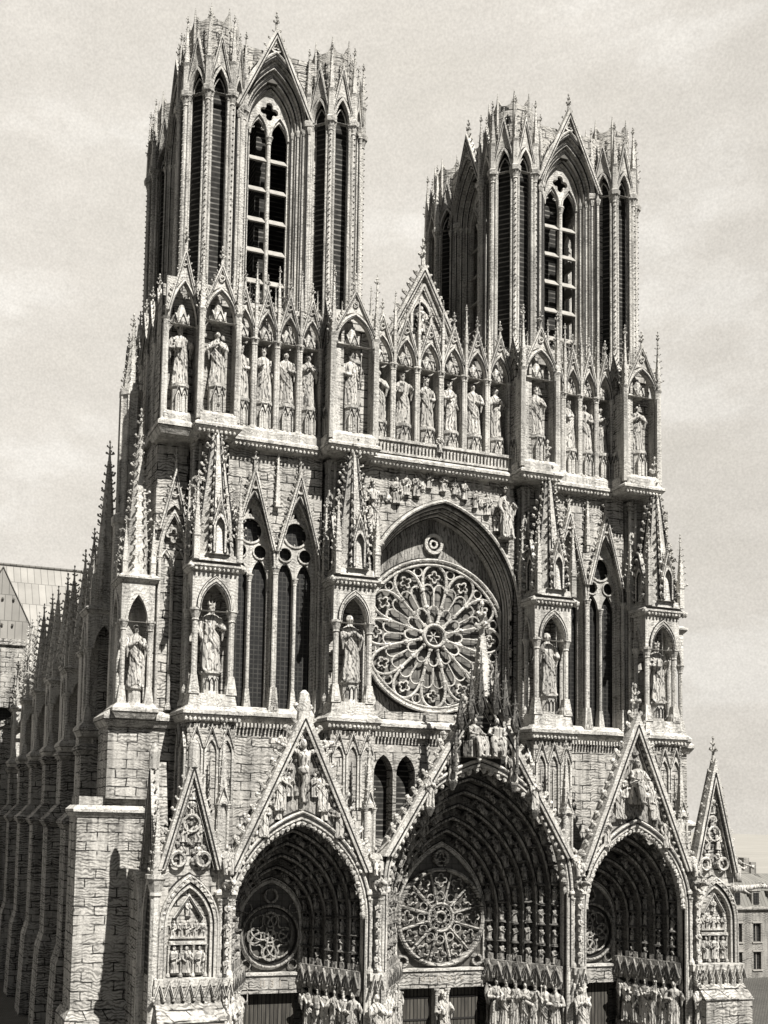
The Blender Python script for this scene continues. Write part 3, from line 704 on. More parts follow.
b.tube([(-31.5,68,44.45),(31.5,68,44.45)], .22, 6, 'lead_roof')
part('roof', b, tb)
b = MB(); b.add([(-29.2,58.9,33.9),(-20.6,58.9,33.9),(-24.7,58.9,42.2),(-24.7,66.6,42.2)], [(0,1,2),(1,3,2),(0,2,3)], 'slate'); b.tube([(-24.7,58.85,42.2),(-20.5,58.85,33.9)], .07, 5, 'lead_roof'); b.tube([(-24.7,58.85,42.2),(-29.2,58.85,33.9)], .07, 5, 'lead_roof')
b.box(-30, -20, 58.7, 59.2, 33.2, 33.9, 'old_ashlar'); b.box(-29, -20.8, 58.95, 60.2, 26, 33.2, 'old_ashlar'); 
for z in (35.5, 38.5):
    for x in (-26, -24.6, -23.4):
        if abs(x+24.7) < (42-z)*.4: b.blob((x, 58.75, z), .16, .12, .16, 'lead_roof')
part('transept_gable', b, tb)

# ---- gallery of kings
STAT = []         # (variant, x, y, z, height, rz, label-key)
def niche(mb, w, depth=1.75, z0=39.75, ped=True, zs=46.6, za=48.4, zg=50.2, gab=True, fin=1.05, base=True):
    b = mb; b.mt = 'carved'; hw = w/2
    b.box(-hw, hw, depth, depth+.2, z0, za+.3, 'ashlar')
    if base:
        b.frus((-hw, hw, -.25, depth, z0-.1), (-hw, hw, -.25, depth, z0+.45)); b.frus((-hw, hw, -.25, depth, z0+.452), (-hw, hw, .0, depth, z0+.75))
    for q in (-1, 1):
        b.box(q*hw-(.0 if q < 0 else .16), q*hw+(.16 if q < 0 else .0), .25, depth, z0+.7, zs+.2)
        b.column(q*(hw-.08), .08, z0+.45, zs+.05, .115)
    if ped:
        b.lathe(0, .5, [(.56, z0+.5), (.56, 42.1), (.64, 42.2), (.64, 42.42)], 8)
        for q in (-1, 1):
            b.band(outline(q*.2, .19, 40.5, 41.4, 41.9, 4), outline(q*.2, .11, 40.5, 41.4, 41.75, 4), -.08, .1)
            b.gable(q*.2, .22, 41.6, 42.35, -.12, .1, .06, 0, .5, 0, None)
    ol = [(x, max(z, zs+.01)) for x, z in outline(0, hw*.80, zs, zs, za, 7)[::-1]]
    b.prism([(-hw, zs), (hw, zs), (hw, za+.35), (-hw, za+.35)], .1, .4, 'carved', [ol])
    b.band(outline(0, hw*.95, zs, zs, za+.28, 7), outline(0, hw*.78, zs, zs, za-.02, 7), -.05, .25)
    b.tube([(x, -.06, z) for x, z in outline(0, hw*.88, zs, zs, za+.12, 7)], .05, 5); b.line(outline(0, hw*.8, zs, zs, za, 7), -.05, .035)
    # projecting canopy over the figure
    r = min(.62, hw*.72); b.lathe(0, .62, [(r*.8, zs+.02), (r, zs+.18), (r, zs+.5), (r*.7, zs+.62), (r*.25, min(za-.1, zs+1.5))], 6, 0)
    for k in (-1, 0, 1):
        M0 = b.M; b.M = M0 @ T(0, .62, 0, k*PI/3) ; b.gable(0, r*.5, zs+.1, zs+.85, -r*.9, .12, .07, 0, 1, 0, None); b.blob((0, -r*.86, zs+.05), .08, .08, .1); b.M = M0
    if gab:
        b.gable(0, hw*1.0, zs+.75, zg, -.16, .3, .15, .22, .42, fin, 'carved', .16, arch(0, hw*.86, zs+.75, za+.3, 6))
        b.tube([(x, -.1, z) for x, z in circ(0, zg-1.05, .17, 8)], .05, 4, closed=True)
def gallery_pinn(b, x, y, h=0.0):
    b.lathe(x, y, [(.13, 46.5), (.13, 48.9), (.18, 49.0)], 4); b.spire(x, y, 49.0, .17, 51.3+h, 4, croc=.17, step=.4, fin=.6)
def run(xs, y, w, lab):
    for i, x in enumerate(xs):
        b = MB(); b.M = T(x, y); niche(b, w); b.M = Matrix(); gallery_pinn(b, x-w/2, y-.1)
        part('king_niche', b, CA); STAT.append((x, y+.42, 42.42, 4.35, 0, lab, i, len(xs)))
LX = [-14.98, -13.36, -11.74, -10.1]; run(LX, -.3, 1.62, 'left')
MX = [-4.72, -2.82, -.92, .98, 2.88, 4.78]; run(MX, -.15, 1.88, 'centre')
RXS = [9.45, 10.95, 12.4, 13.85]; run(RXS, -.3, 1.47, 'right')
def kblock(cx, hw, lab, left_niche=True, yf=-1.95):
    b = MB(); b.mt = 'carved'
    b.box(cx-hw+.1, cx+hw-.1, yf+1.1, 1.0, 39.4, 48.6, 'ashlar')
    b.ledge(cx-hw, cx+hw, yf, .8, 39.1, .65, .35)
    for i in range(int(hw*2/.28)+1): b.blob((cx-hw+i*.29, yf-.2, 39.1), .1, .1, .12)
    b.M = T(cx, yf+.05); niche(b, hw*2, 1.0, za=48.6, zg=50.5, fin=1.2)
    if left_niche: b.M = T(cx-hw+.02, yf/2+.25, 0, -PI/2); niche(b, 1.75, .7, za=48.3, zg=50.2)
    b.M = Matrix()
    for q in (-1, 1): b.lathe(cx+q*hw, yf+.05, [(.24, 39.9), (.2, 47.0), (.28, 47.2)], 6); b.spire(cx+q*hw, yf+.05, 47.2, .26, 50.9, 4, croc=.24, step=.5, fin=1.0)
    part('corner_niche', b, CA); STAT.append((cx, yf+.5, 42.42, 4.2, 0, lab, 0, 1))
kblock(-17.1, 1.25, 'b1', False); kblock(-7.55, 1.6, 'b2'); kblock(7.1, 1.45, 'b3'); kblock(15.95, 1.5, 'b4')
# large aedicule on the north-west corner
b = MB(); b.mt = 'carved'; b.M = T(-19.35, -1.0)
b.box(-1.15, 1.15, 1.1, 2.6, 39, 49, 'ashlar'); b.ledge(-1.2, 1.2, -.1, 2.4, 38.9, .95, .4)
niche(b, 2.3, 1.2, za=49.2, zg=51.6, zs=46.4, fin=1.5); b.M = Matrix()
b.lathe(-20.5, -.95, [(.22, 39.9), (.2, 46.5), (.3, 46.7)], 6)
part('corner_niche', b, CA); STAT.append((-19.35, -.45, 42.42, 4.6, 0, 'nw', 0, 1))
# gallery body, north flank arcade
b = MB(); b.mt = 'ashlar'
b.box(-20.2, -5.95, 1.75, 14.2, 39.3, 47.6); b.box(5.95, 18.4, 1.75, 14.2, 39.3, 47.6); b.box(-5.95, 5.95, 1.85, 2.9, 39.3, 48.6)
b.ledge(-15.8, -9.1, -.35, 1, 38.95, .8, .4, 'carved'); b.ledge(8.6, 14.6, -.35, 1, 38.95, .8, .4, 'carved')
for i in range(24): b.blob((-15.7+i*.285, -.6, 39.1), .1, .1, .12, 'carved')
for i in range(21): b.blob((8.7+i*.285, -.6, 39.1), .1, .1, .12, 'carved')
for i in range(6):
    b.M = T(-20.25, 2.4+i*2.0, 0, -PI/2); niche(b, 1.9, .5, z0=39.75, ped=False)
b.M = Matrix()
part('gallery_body', b, CA)
# openwork parapet behind the gablets
b = MB(); b.mt = 'carved'
for x0, x1, n in ((-18.4, -6.0, 20), (6.0, 17.6, 19)):
    for i in range(n):
        x = x0+(x1-x0)*(i+.5)/n; b.spire(x, .5, 48.3, .12, 50.4+random.uniform(-.2, .3), 4, croc=.16, step=.5, fin=.5)
part('parapet_pinnacles', b, CA)
# nave gable between towers
b = MB(); b.mt = 'carved'
b.gable(.3, 4.3, 48.0, 56.4, 3.2, .7, .34, .5, .62, 2.2, 'ashlar', .35)
for q in (-1, 1): b.tube([(.3+q*3.4, 3.3, 48), (.3, 3.3, 54.8)], .12, 5)
b.band(outline(.1, .9, 51.0, 52.3, 53.8, 7), outline(.1, .7, 51.0, 52.3, 53.4, 7), 3.3, 3.6); b.prism(outline(.1, .7, 51.0, 52.3, 53.4, 7), 3.5, 3.56, 'shutter')
for q in (-1, 1): b.gable(.1+q*1.9, .9, 49, 52, 3.25, .3, .18, 0, 1, 0, None)
b.minifig(.1, 3.3, 51.0, 2.0)
part('nave_gable', b, CA)

# ---- towers
def turret_mesh():
    b = MB(); b.mt = 'carved'; R0 = 2.28; z0, zc, za, zg = 46.5, 64.2, 66.0, 68.7
    ap = R0*math.cos(PI/8); fwid = 2*R0*math.sin(PI/8)
    b.lathe(0, 0, [(ap*.74, z0), (ap*.74, 66.2)], 8, mt='shutter')
    b.lathe(0, 0, [(R0+.12, z0), (R0+.12, 49.6), (R0-.15, 50.2)], 8, mt='carved')
    for k in range(8):
        a = PI/8+k*PI/4; x, y = R0*math.cos(a), R0*math.sin(a)
        b.column(x, y, z0, zc, .17)
        for q in (-1, 1):
            t = (-math.sin(a)*q, math.cos(a)*q); b.column(x*.96+t[0]*.26, y*.96+t[1]*.26, z0, zc, .10)
        b.lathe(x*.86, y*.86, [(.26, z0), (.26, 66)], 4, a0=a)
        b.beads((x*1.08+.0, y*1.08, 50), (x*1.08, y*1.08, zc-.8), .42, .085)
        b.lathe(x, y, [(.42, zc-.1), (.46, zc+.25), (.3, zc+.4), (.26, 66.4), (.34, 66.6)], 6)
        b.spire(x*1.02, y*1.02, 66.6, .26, 69.4, 4, croc=.2, step=.5, fin=.8)
        b.M = T(0, 0, 0, k*PI/4) @ T(0, -ap)
        hw = fwid/2
        ol = [(xx, max(z, zc+.11)) for xx, z in outline(0, hw*.66, zc+.1, zc+.1, za, 6)[::-1]]
        b.prism([(-hw, zc+.1), (hw, zc+.1), (hw, za+.6), (-hw, za+.6)], .05, .35, 'carved', [ol])
        b.band(outline(0, hw*.8, zc, zc+.1, za+.25, 6), outline(0, hw*.62, zc, zc+.1, za, 6), -.1, .15)
        b.tube([(xx, .3, z) for xx, z in arch(0, hw*.5, zc+.1, za-.5, 5)], .05, 4)
        b.gable(0, hw*.98, zc+.7, zg, -.18, .26, .15, .2, .5, .8, 'carved', .14, arch(0, hw*.82, zc+.7, za+.3, 6))
        for q in (-1, 1): b.column(q*hw*.62, .22, z0, zc, .06); b.tube([(q*hw*.80, .02, z0), (q*hw*.80, .02, zc)], .045, 4, 'dark_line')
        b.line(outline(0, hw*.84, zc, zc+.1, za+.3, 6), .02, .045)
        # sloping crown between the pinnacles
        b.M = Matrix()
    n = 32; V = []; F = []
    for i in range(n):
        a = 2*PI*i/n; d = abs(((a-PI/8) % (PI/4))/(PI/4)-.5)*2; r = 1.7
        V += [(r*math.cos(a), r*math.sin(a), 66), (r*math.cos(a), r*math.sin(a), 69.85+.75*d**3), (r*.82*math.cos(a), r*.82*math.sin(a), 69.85+.75*d**3), (r*.82*math.cos(a), r*.82*math.sin(a), 69)]
    for i in range(n):
        j = (i+1) % n
        for q in range(3): F.append((4*i+q, 4*j+q, 4*j+q+1, 4*i+q+1))
    F.append(tuple(4*i+3 for i in range(n)))
    b.add(V, F, 'ashlar')
    for k in range(8): a = PI/8+k*PI/4; b.tube([(1.7*math.cos(a), 1.7*math.sin(a), 66.5), (1.7*math.cos(a), 1.7*math.sin(a), 70.3), (1.7*math.cos(a), 1.7*math.sin(a), 71.1)], [.12, .1, .03], 5)
    return b.mesh('turret')
def belfry_meshes():
    """one face: local front plane y=0, x=0 centre"""
    fr = MB(); fr.mt = 'carved'; z0, zs, za = 50.2, 63.9, 68.0
    o = [outline(0, hw, z0, zs, zs+4.1*hw/2.1, 10) for hw in (2.75, 2.45, 2.15, 1.85, 1.58)]
    fr.band(o[0], o[1], -.3, .4); fr.band(o[1], o[2], .0, .7); fr.band(o[2], o[3], .35, 1.0); fr.band(o[3], o[4], .7, 1.3)
    fr.prism([(-3.4, 46.5), (3.4, 46.5), (3.4, 69.3), (-3.4, 69.3)], .05, 1.0, 'ashlar', [outline(0, 2.72, z0-.1, zs, zs+4.1*2.72/2.1, 10)[::-1]])
    for hw, y in ((2.8, -.28), (2.5, -.31), (2.24, -.02), (1.93, .33), (1.63, .68)): fr.line(outline(0, hw, z0, zs, zs+4.1*hw/2.1, 10), y, .055)
    for hw, y, r in ((2.66, -.34, .1), (2.36, -.02, .09), (2.05, .32, .09), (1.75, .68, .08)):
        P = outline(0, hw, z0, zs, zs+4.1*hw/2.1, 10); fr.tube([(x, y, z) for x, z in P], r, 6)
        for q in (-1, 1): fr.lathe(q*hw, y, [(r*1.4, zs-.4), (r*2.3, zs-.05), (r*2.3, zs+.08)], 6)
    for q in (-1, 1): fr.beads((q*2.52, -.1, z0+.5), (q*2.52, -.1, zs-.5), .45, .085); fr.beads((q*1.95, .45, z0+.5), (q*1.95, .45, zs-.5), .45, .075)
    P = outline(0, 2.5, z0, zs, zs+4.1*2.5/2.1, 10)[1:-1]
    for i in range(len(P)-1): fr.blob(((P[i][0]+P[i+1][0])/2, -.1, (P[i][1]+P[i+1][1])/2), .13, .13, .13)
    fr.box(-2.8, 2.8, -.35, 1, z0-.5, z0)
    ga = MB(); ga.mt = 'carved'
    ga.gable(0, 3.0, 64.4, 71.0, -.5, .5, .30, .32, .62, 1.3, 'carved', .32, arch(0, 2.72, 64.4, 69.3, 10))
    ga.band(circ(0, 69.55, .5, 16), circ(0, 69.55, .36, 16), -.38, -.1, closed=True); ga.band(foil(0, 69.55, .34, 3), foil(0, 69.55, .22, 3), -.36, -.15, closed=True)
    tr = MB(); tr.mt = 'carved'
    tr.prism(outline(0, 1.62, z0, zs, zs+3.25, 10), .9, 1.15, 'carved', [outline(q*.79, .66, z0+.05, 63.2, 64.7, 6)[::-1] for q in (-1, 1)]+[foil(0, 65.4, .82, 4)[::-1]])
    tr.column(0, .85, z0, 63.4, .14)
    for q in (-1, 1): tr.tube([(x, .84, z) for x, z in arch(q*.79, .68, 63.4, 65.0, 6)], .08, 5); tr.crocket((q*.79-.5, 1, 64.0), (1, 0, 0), .3); tr.crocket((q*.79+.5, 1, 64.0), (-1, 0, 0), .3)
    lv = MB(); lv.mt = 'louvre'
    lv.frus((-.64, .64, .85, .95, 0), (-.64, .64, 1.3, 1.38, .48)); lv.add([(-.64,.8,-.1),(.64,.8,-.1),(.64,1.0,-.1),(-.64,1.0,-.1),(-.64,.85,-.004),(.64,.85,-.004),(.64,1.0,-.004),(-.64,1.0,-.004)], [(0,3,2,1),(4,5,6,7),(0,1,5,4),(1,2,6,5),(2,3,7,6),(3,0,4,7)])
    return fr.mesh('belfry_window'), ga.mesh('window_gable'), tr.mesh('tracery'), lv.mesh('louvre')
TUR = turret_mesh(); BF = belfry_meshes()
for s in (-1, 1):
    cx = s*(TX if s < 0 else TX-.15); td = TD if s < 0 else TD-.25
    b = MB(); b.mt = 'ashlar'; b.M = T(cx, TC)
    b.lathe(0, 0, [(7.2, 46.0), (7.2, 49.5), (6.6, 49.8)], 4, PI/4, 'ashlar')
    b.lathe(0, 0, [(4.6, 49.5), (4.6, 50.0)], 8, mt='lead_roof'); b.lathe(0, 0, [(5.6, 67.2), (5.6, 67.5)], 8, mt='lead_roof')
    b.box(-.5, .5, -3.2, 3.2, 49.6, 67.2, 'shutter'); b.box(-3.2, -.5, -.5, .5, 49.6, 67.2, 'shutter'); b.box(.5, 3.2, -.5, .5, 49.6, 67.2, 'shutter')   # bell frame
    tw = part('tower', b, CA)
    for k in range(4):
        a = k*PI/2; d = Vector((0, -(TC-2.35), 0)); d.rotate(Matrix.Rotation(a, 3, 'Z')); loc = (cx+d.x, TC+d.y, 0)
        part('belfry_window', BF[0], tw, loc, a); part('window_gable', BF[1], tw, loc, a); part('tracery', BF[2], tw, loc, a); 
        for z in (52.4, 54.7, 57.0, 59.3, 61.6):
            for q in (-1, 1):
                e = Vector((q*.79, 0, z)); e.rotate(Matrix.Rotation(a, 3, 'Z')); part('louvre', BF[3], tw, (loc[0]+e.x, loc[1]+e.y, z), a)
        part('turret', TUR, tw, (cx+(td if k in (1, 2) else -td+(.4 if s < 0 else 0)), TC+(td if k > 1 else -td), 0))

# ---- portals
YP = -5.6; YT = -.2
def inscr(cx, txt, size, mt, parent):
    if not txt: return
    c = bpy.data.curves.new('inscription', 'FONT'); c.body = txt; c.size = size; c.align_x = 'CENTER'; c.extrude = .012; c.space_character = 1.25
    o = bpy.data.objects.new('tmp', c); COL.objects.link(o); dg = bpy.context.evaluated_depsgraph_get(); me = bpy.data.meshes.new_from_object(o.evaluated_get(dg)); bpy.data.objects.remove(o)
    me.transform(Matrix.Rotation(PI/2, 4, 'X')); me.materials.clear(); me.materials.append(MATS[mt])
    part('inscription', me, parent, (cx, YT-.52, 3.78-size*.35))
def portal(cx, hw, zs, za, n_ord, hwi, zti, gz, gb, ghw, fin, name):
    """front arch half-width hw, apex za, gable from gb to gz, n_ord stepped orders down to half-width hwi"""
    root = MB(); root.M = T(cx, 0); root.mt = 'carved'
    o0 = outline(0, hw, GZ, zs, za, 14)
    # front wall with spandrels; gable above
    root.prism([(-ghw, GZ), (ghw, GZ), (ghw, gb), (-ghw, gb)], YP, YP+.5, 'carved', []) if False else None
    A = [(-ghw, GZ)]+o0[:1]+o0[1:-1]+o0[-1:]+[(ghw, GZ), (ghw, gb), (0, gz-.9), (-ghw, gb)]
    root.prism(A, YP+.12, YP+.8, 'carved')
    oa = outline(0, hw+.34, GZ, zs, za+.5, 14); root.band(oa, o0, YP-.16, YP+.3)
    root.tube([(x, YP-.18, z) for x, z in outline(0, hw+.28, GZ, zs, za+.42, 14)], .1, 6); root.tube([(x, YP-.05, z) for x, z in outline(0, hw+.03, GZ, zs, za+.02, 14)], .09, 6)
    P = outline(0, hw-.12, 5.2, zs, za-.15, 20)
    for i in range(1, len(P)-2):          # cusps hanging along the arch
        mx, mz = (P[i][0]+P[i+1][0])/2, (P[i][1]+P[i+1][1])/2; root.blob((mx, YP+.05, mz), .2, .16, .24)
    root.line(outline(0, hw+.4, 5.1, zs, za+.6, 14), YP-.02, .06); root.line(outline(0, hw+.14, 5.1, zs, za+.22, 14), YP-.17, .05)
    # carved foliage and small figures filling the gable field
    for _ in range(190):
        x = random.uniform(-ghw+1, ghw-1); z = random.uniform(zs, gz-2.4)
        lim = (gz-1.9-z)/(gz-gb)*ghw; inside = abs(x) < hw+.5 and z < za+.75-(za+.75-zs)*(abs(x)/(hw+.5))**2.0
        if abs(x) < min(lim, ghw-1) and not inside:
            root.blob((x, YP-.02, z), random.uniform(.14, .28), .2, random.uniform(.16, .32), 'soot_figure')  # soot_figure: shade put into the stone colour
    for q in (-1, 1):
        for f in (.12, .26, .40, .54):
            z = gb+(gz-gb)*f-.9; x = q*(ghw*(1-f)-1.35)
            if not (abs(x) < hw+.2 and z < za+.4-(za+.4-zs)*(abs(x)/(hw+.5))**2.0): root.minifig(x, YP-.05, z, 1.45)
    rt_ = part(name, root, CA)
    G = MB(); G.M = T(cx, 0); G.mt = 'carved'
    G.gable(0, ghw, gb, gz, YP-.42, .75, .46, .6, .7, fin, None)
    G.gable(0, ghw-.62, gb, gz-1.45, YP-.12, .3, .16, 0, .6, 0, None)
    ar = [p for p in arch(0, hw+.2, zs, za+.35, 14) if abs(p[0]) < hw*.66]
    G.gable(0, ghw-.5, gb, gz-1.0, YP-.02, .14, .1, 0, .6, 0, 'soot_stone' if hw > 5 else 'soot_figure', .04, ar)  # gable field coloured dark, painting the shade behind the sculpture
    L = math.hypot(ghw, gz-gb); k = int(L/.55)
    for q in (-1, 1):
        for i in range(k):
            f = (i+.5)/k; G.blob((q*(ghw-.62)*(1-f)*.98, YP-.2, gb+(gz-1.1-gb)*f-.15), .14, .12, .16)
    part('gable', G, rt_)
    # archivolt orders
    dy = (YT-YP-.6)/n_ord; hws = [hw+(hwi-hw)*i/n_ord for i in range(n_ord+1)]; zas = [za+(zti-za)*i/n_ord for i in range(n_ord+1)]; zss = [zs+(min(zs, 7.6)-zs)*i/n_ord for i in range(n_ord+1)]
    for i in range(n_ord):
        b = MB(); b.M = T(cx, 0); b.mt = 'soot_figure'; y = YP+.5+dy*i  # soot_figure: recess shade put into the stone colour
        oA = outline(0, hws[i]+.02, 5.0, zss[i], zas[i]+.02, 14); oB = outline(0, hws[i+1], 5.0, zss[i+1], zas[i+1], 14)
        b.band(oA, oB, y+dy*.95, y+dy*1.95, 'soot_stone')  # soot_stone: stone painted dark for the portal's shade
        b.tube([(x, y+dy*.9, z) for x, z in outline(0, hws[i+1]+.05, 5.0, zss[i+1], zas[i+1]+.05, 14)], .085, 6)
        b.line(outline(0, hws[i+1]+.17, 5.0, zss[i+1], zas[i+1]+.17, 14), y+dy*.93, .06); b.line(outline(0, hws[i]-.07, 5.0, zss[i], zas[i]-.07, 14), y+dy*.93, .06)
        # row of carved figures with canopies following the arch
        hm = hws[i]*.5+hws[i+1]*.5; pts = outline(0, hm, 5.1, zss[i]*.5+zss[i+1]*.5, zas[i]*.5+zas[i+1]*.5, 16)
        seg = [(Vector((pts[j][0], 0, pts[j][1])), Vector((pts[j+1][0], 0, pts[j+1][1]))) for j in range(len(pts)-1)]
        tot = sum((q-p).length for p, q in seg); h = (1.3 if hw > 5 else 1.1)*random.uniform(.94, 1.06); cnt = int(tot/2/h)
        for side in (0, 1):
            sg = seg if side == 0 else [(q, p) for p, q in reversed(seg)]
            for c in range(cnt):
                dd = h*c; acc = 0
                for p, q in sg:
                    l = (q-p).length
                    if acc+l >= dd: break
                    acc += l
                pos = p.lerp(q, (dd-acc)/max(l, 1e-6)); tg = (q-p).normalized(); ang = math.atan2(tg.x, tg.z)
                M0 = b.M; b.M = M0 @ Matrix.Translation((pos.x, y+dy*.62, pos.z)) @ Matrix.Rotation(ang*.85, 4, 'Y') @ Matrix.Diagonal((1.25, 1.25, 1, 1))
                b.minifig(0, 0, .05, h*.80, 'soot_figure', rot=(0.5 if side else -.5)); b.blob((0, -.02, h*.93), .27, .27, .11, 'soot_stone'); b.blob((0, -.02, -.02), .2, .22, .09, 'soot_stone')  # soot_figure, soot_stone: portal shade put into the stone colours
                b.M = M0
        part('archivolt', b, rt_)
    # tympanum: window, lintel, doors
    b = MB(); b.M = T(cx, 0); b.mt = 'carved'
    b.prism(outline(0, hwi+.1, 4.4, min(zs, 7.6), zti+.1, 12), YT, YT+.3, 'tympanum_glass')
    b.band(outline(0, hwi+.15, 4.4, min(zs, 7.6), zti+.15, 12), outline(0, hwi-.15, 4.4, min(zs, 7.6), zti-.2, 12), YT-.25, YT+.05)
    if hw > 5:
        r = 3.25; zc = 7.85; b.mt = 'statue_stone' if False else 'old_ashlar'
        b.band(circ(0, zc, r+.15, 40), circ(0, zc, r-.14, 40), YT-.35, YT+.02, closed=True); b.tube([(x, YT-.36, z) for x, z in circ(0, zc, r, 40)], .1, 6, closed=True)
        b.tube([(x, YT-.22, z) for x, z in circ(0, zc, .95, 20)], .1, 6, closed=True); b.tube([(x, YT-.22, z) for x, z in circ(0, zc, .38, 14)], .08, 6, closed=True)
        for k in range(12):
            a = PI/12+k*PI/6; b.tube([(.95*math.cos(a), YT-.2, zc+.95*math.sin(a)), (r*math.cos(a), YT-.2, zc+r*math.sin(a))], .085, 5)
            a2 = a+PI/12; x, z = 2.55*math.cos(a2), zc+2.55*math.sin(a2); b.tube([(xx, YT-.18, zz) for xx, zz in foil(x, z, .56, 4, 4, a2)], .06, 5, closed=True)
            x, z = .62*math.cos(a2), zc+.62*math.sin(a2); b.tube([(xx, YT-.18, zz) for xx, zz in circ(x, z, .2, 7)], .05, 4, closed=True)
            for rr in (1.5,): x, z = rr*math.cos(a2), zc+rr*math.sin(a2); b.tube([(xx, YT-.18, zz) for xx, zz in circ(x, z, .28, 8)], .05, 4, closed=True)
        b.band(circ(0, 11.9, .6, 14), circ(0, 11.9, .42, 14), YT-.3, YT+.02, closed=True); b.band(foil(0, 11.9, .42, 3), foil(0, 11.9, .3, 3), YT-.3, YT, closed=True)
        for q in (-1, 1): b.band(circ(q*2.85, 4.95, .42, 12), circ(q*2.85, 4.95, .28, 12), YT-.3, YT+.02, closed=True)
    else:
        zc = 6.75; b.mt = 'soot_figure'  # soot_figure: recess shade put into the stone colour
        b.tube([(x, YT-.28, z) for x, z in circ(0, zc, 1.98, 28)], .1, 6, closed=True); b.line(circ(0, zc, 1.84, 28), YT-.1, .06, True)
        b.band(foil(0, zc, 1.9, 4, 8, 0), foil(0, zc, 1.72, 4, 8, 0), YT-.26, YT+.02, closed=True)
        for k in range(4):
            a = k*PI/2+PI/4; b.tube([(x, YT-.2, z) for x, z in circ(.8*math.cos(a), zc+.8*math.sin(a), .8, 18)], .07, 5, closed=True)
            a = k*PI/2; b.tube([(x, YT-.18, z) for x, z in circ(1.05*math.cos(a), zc+1.05*math.sin(a), .45, 12)], .06, 5, closed=True)
        b.tube([(x, YT-.2, z) for x, z in circ(0, zc, .42, 12)], .07, 5, closed=True)
        b.band(circ(0, 9.35, .5, 12), circ(0, 9.35, .36, 12), YT-.3, YT+.02, closed=True)
        for q in (-1, 1):
            for z in (4.95, 8.55): b.tube([(x, YT-.2, zz) for x, zz in circ(q*1.6, z, .32, 8)], .05, 4, closed=True)
    part('tympanum', b, rt_)
    b = MB(); b.M = T(cx, 0); b.box(-hwi-.1, hwi+.1, YT-.5, YT+.4, 3.15, 4.4, 'old_ashlar'); b.box(-hwi-.2, hwi+.2, YT-.62, YT+.3, 4.3, 4.45, 'carved'); ln_ = part('lintel', b, rt_)
    inscr(cx, 'O LI ET O I V' if hw > 5 else ('II 3 I' if cx < 0 else ''), .45 if hw > 5 else .6, 'faint_letter', ln_)
    if hw > 5:
        for q in (-1, 1):
            b = MB(); b.M = T(cx, 0); b.box(*sorted((q*.5, q*(hwi-.35))), YT+.1, YT+.3, GZ+.5, 3.15, 'oak')
            for z in (-.6, .9, 2.4): b.box(*sorted((q*.6, q*(hwi-.6))), YT+.05, YT+.1, z, z+.12, 'dark_line')
            part('door', b, rt_)
        b = MB(); b.M = T(cx, 0); b.mt = 'carved'; b.box(-.5, .5, YT-.4, YT+.35, GZ+.5, 3.15); b.column(-.42, YT-.5, GZ+.5, 3.1, .1); b.column(.42, YT-.5, GZ+.5, 3.1, .1); part('trumeau', b, rt_)
    else:
        b = MB(); b.M = T(cx, 0); b.box(-hwi+.3, hwi-.3, YT+.1, YT+.3, GZ+.5, 3.15, 'oak'); part('door', b, rt_)
    # splayed jambs, canopy frieze (zigzag gablets) and plinth
    for q in (-1, 1):
        b = MB(); b.mt = 'soot_figure'; A_ = Vector((cx+q*(hw+.1), YP+.45, 0)); B_ = Vector((cx+q*(hwi+.05), YT-.4, 0)); d = B_-A_; L = d.length  # soot_figure: recess shade put into the stone colour
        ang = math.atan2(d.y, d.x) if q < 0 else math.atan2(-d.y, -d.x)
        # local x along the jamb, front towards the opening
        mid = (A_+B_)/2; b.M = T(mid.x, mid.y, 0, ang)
        b.box(-L/2, L/2, .35, .9, GZ, 5.05, 'soot_stone'); b.box(-L/2, L/2, -.35, .5, 4.62, 5.05); b.frus((-L/2, L/2, -.42, .5, GZ), (-L/2, L/2, -.3, .5, -.7)); b.frus((-L/2, L/2, -.3, .5, -.698), (-L/2, L/2, -.2, .5, .55))  # soot_stone: stone painted dark for the portal's shade
        k = max(4, int(L/.62))
        for i in range(k):
            u = -L/2+(i+.5)*L/k; hh = L/k/2
            b.gable(u, hh*1.05, 4.05, 5.0, -.52, .2, .11, 0, 1, 0, None); b.blob((u-hh, -.4, 3.95), .12, .14, .16); b.lathe(u, -.1, [(.3, 3.55), (.42, 4.0), (.42, 4.7)], 6)
            b.box(u-hh*.5, u+hh*.5, -.2, .0, 5.05, 5.45)
            b.column(u-hh, .25, .5, 4.0, .09)
        part('jamb', b, rt_)
    return rt_
P_C = portal(.25, 6.6, 9.8, 18.1, 6, 3.45, 12.9, 23.6, 12.2, 7.0, 0, 'main_portal')
P_L = portal(-12.15, 4.4, 8.4, 14.4, 5, 2.15, 10.4, 21.3, 11.2, 4.75, 0, 'side_portal')
P_R = portal(12.35, 4.1, 8.8, 14.4, 5, 2.15, 10.4, 22.2, 11.4, 4.55, 2.0, 'side_portal')
# rounded stump on the left gables
b = MB(); b.lathe(-12.15, YP-.05, [(.42, 20.4), (.40, 21.6), (.3, 22.1), (.1, 22.3)], 8, mt='carved'); part('finial_stump', b, P_L)
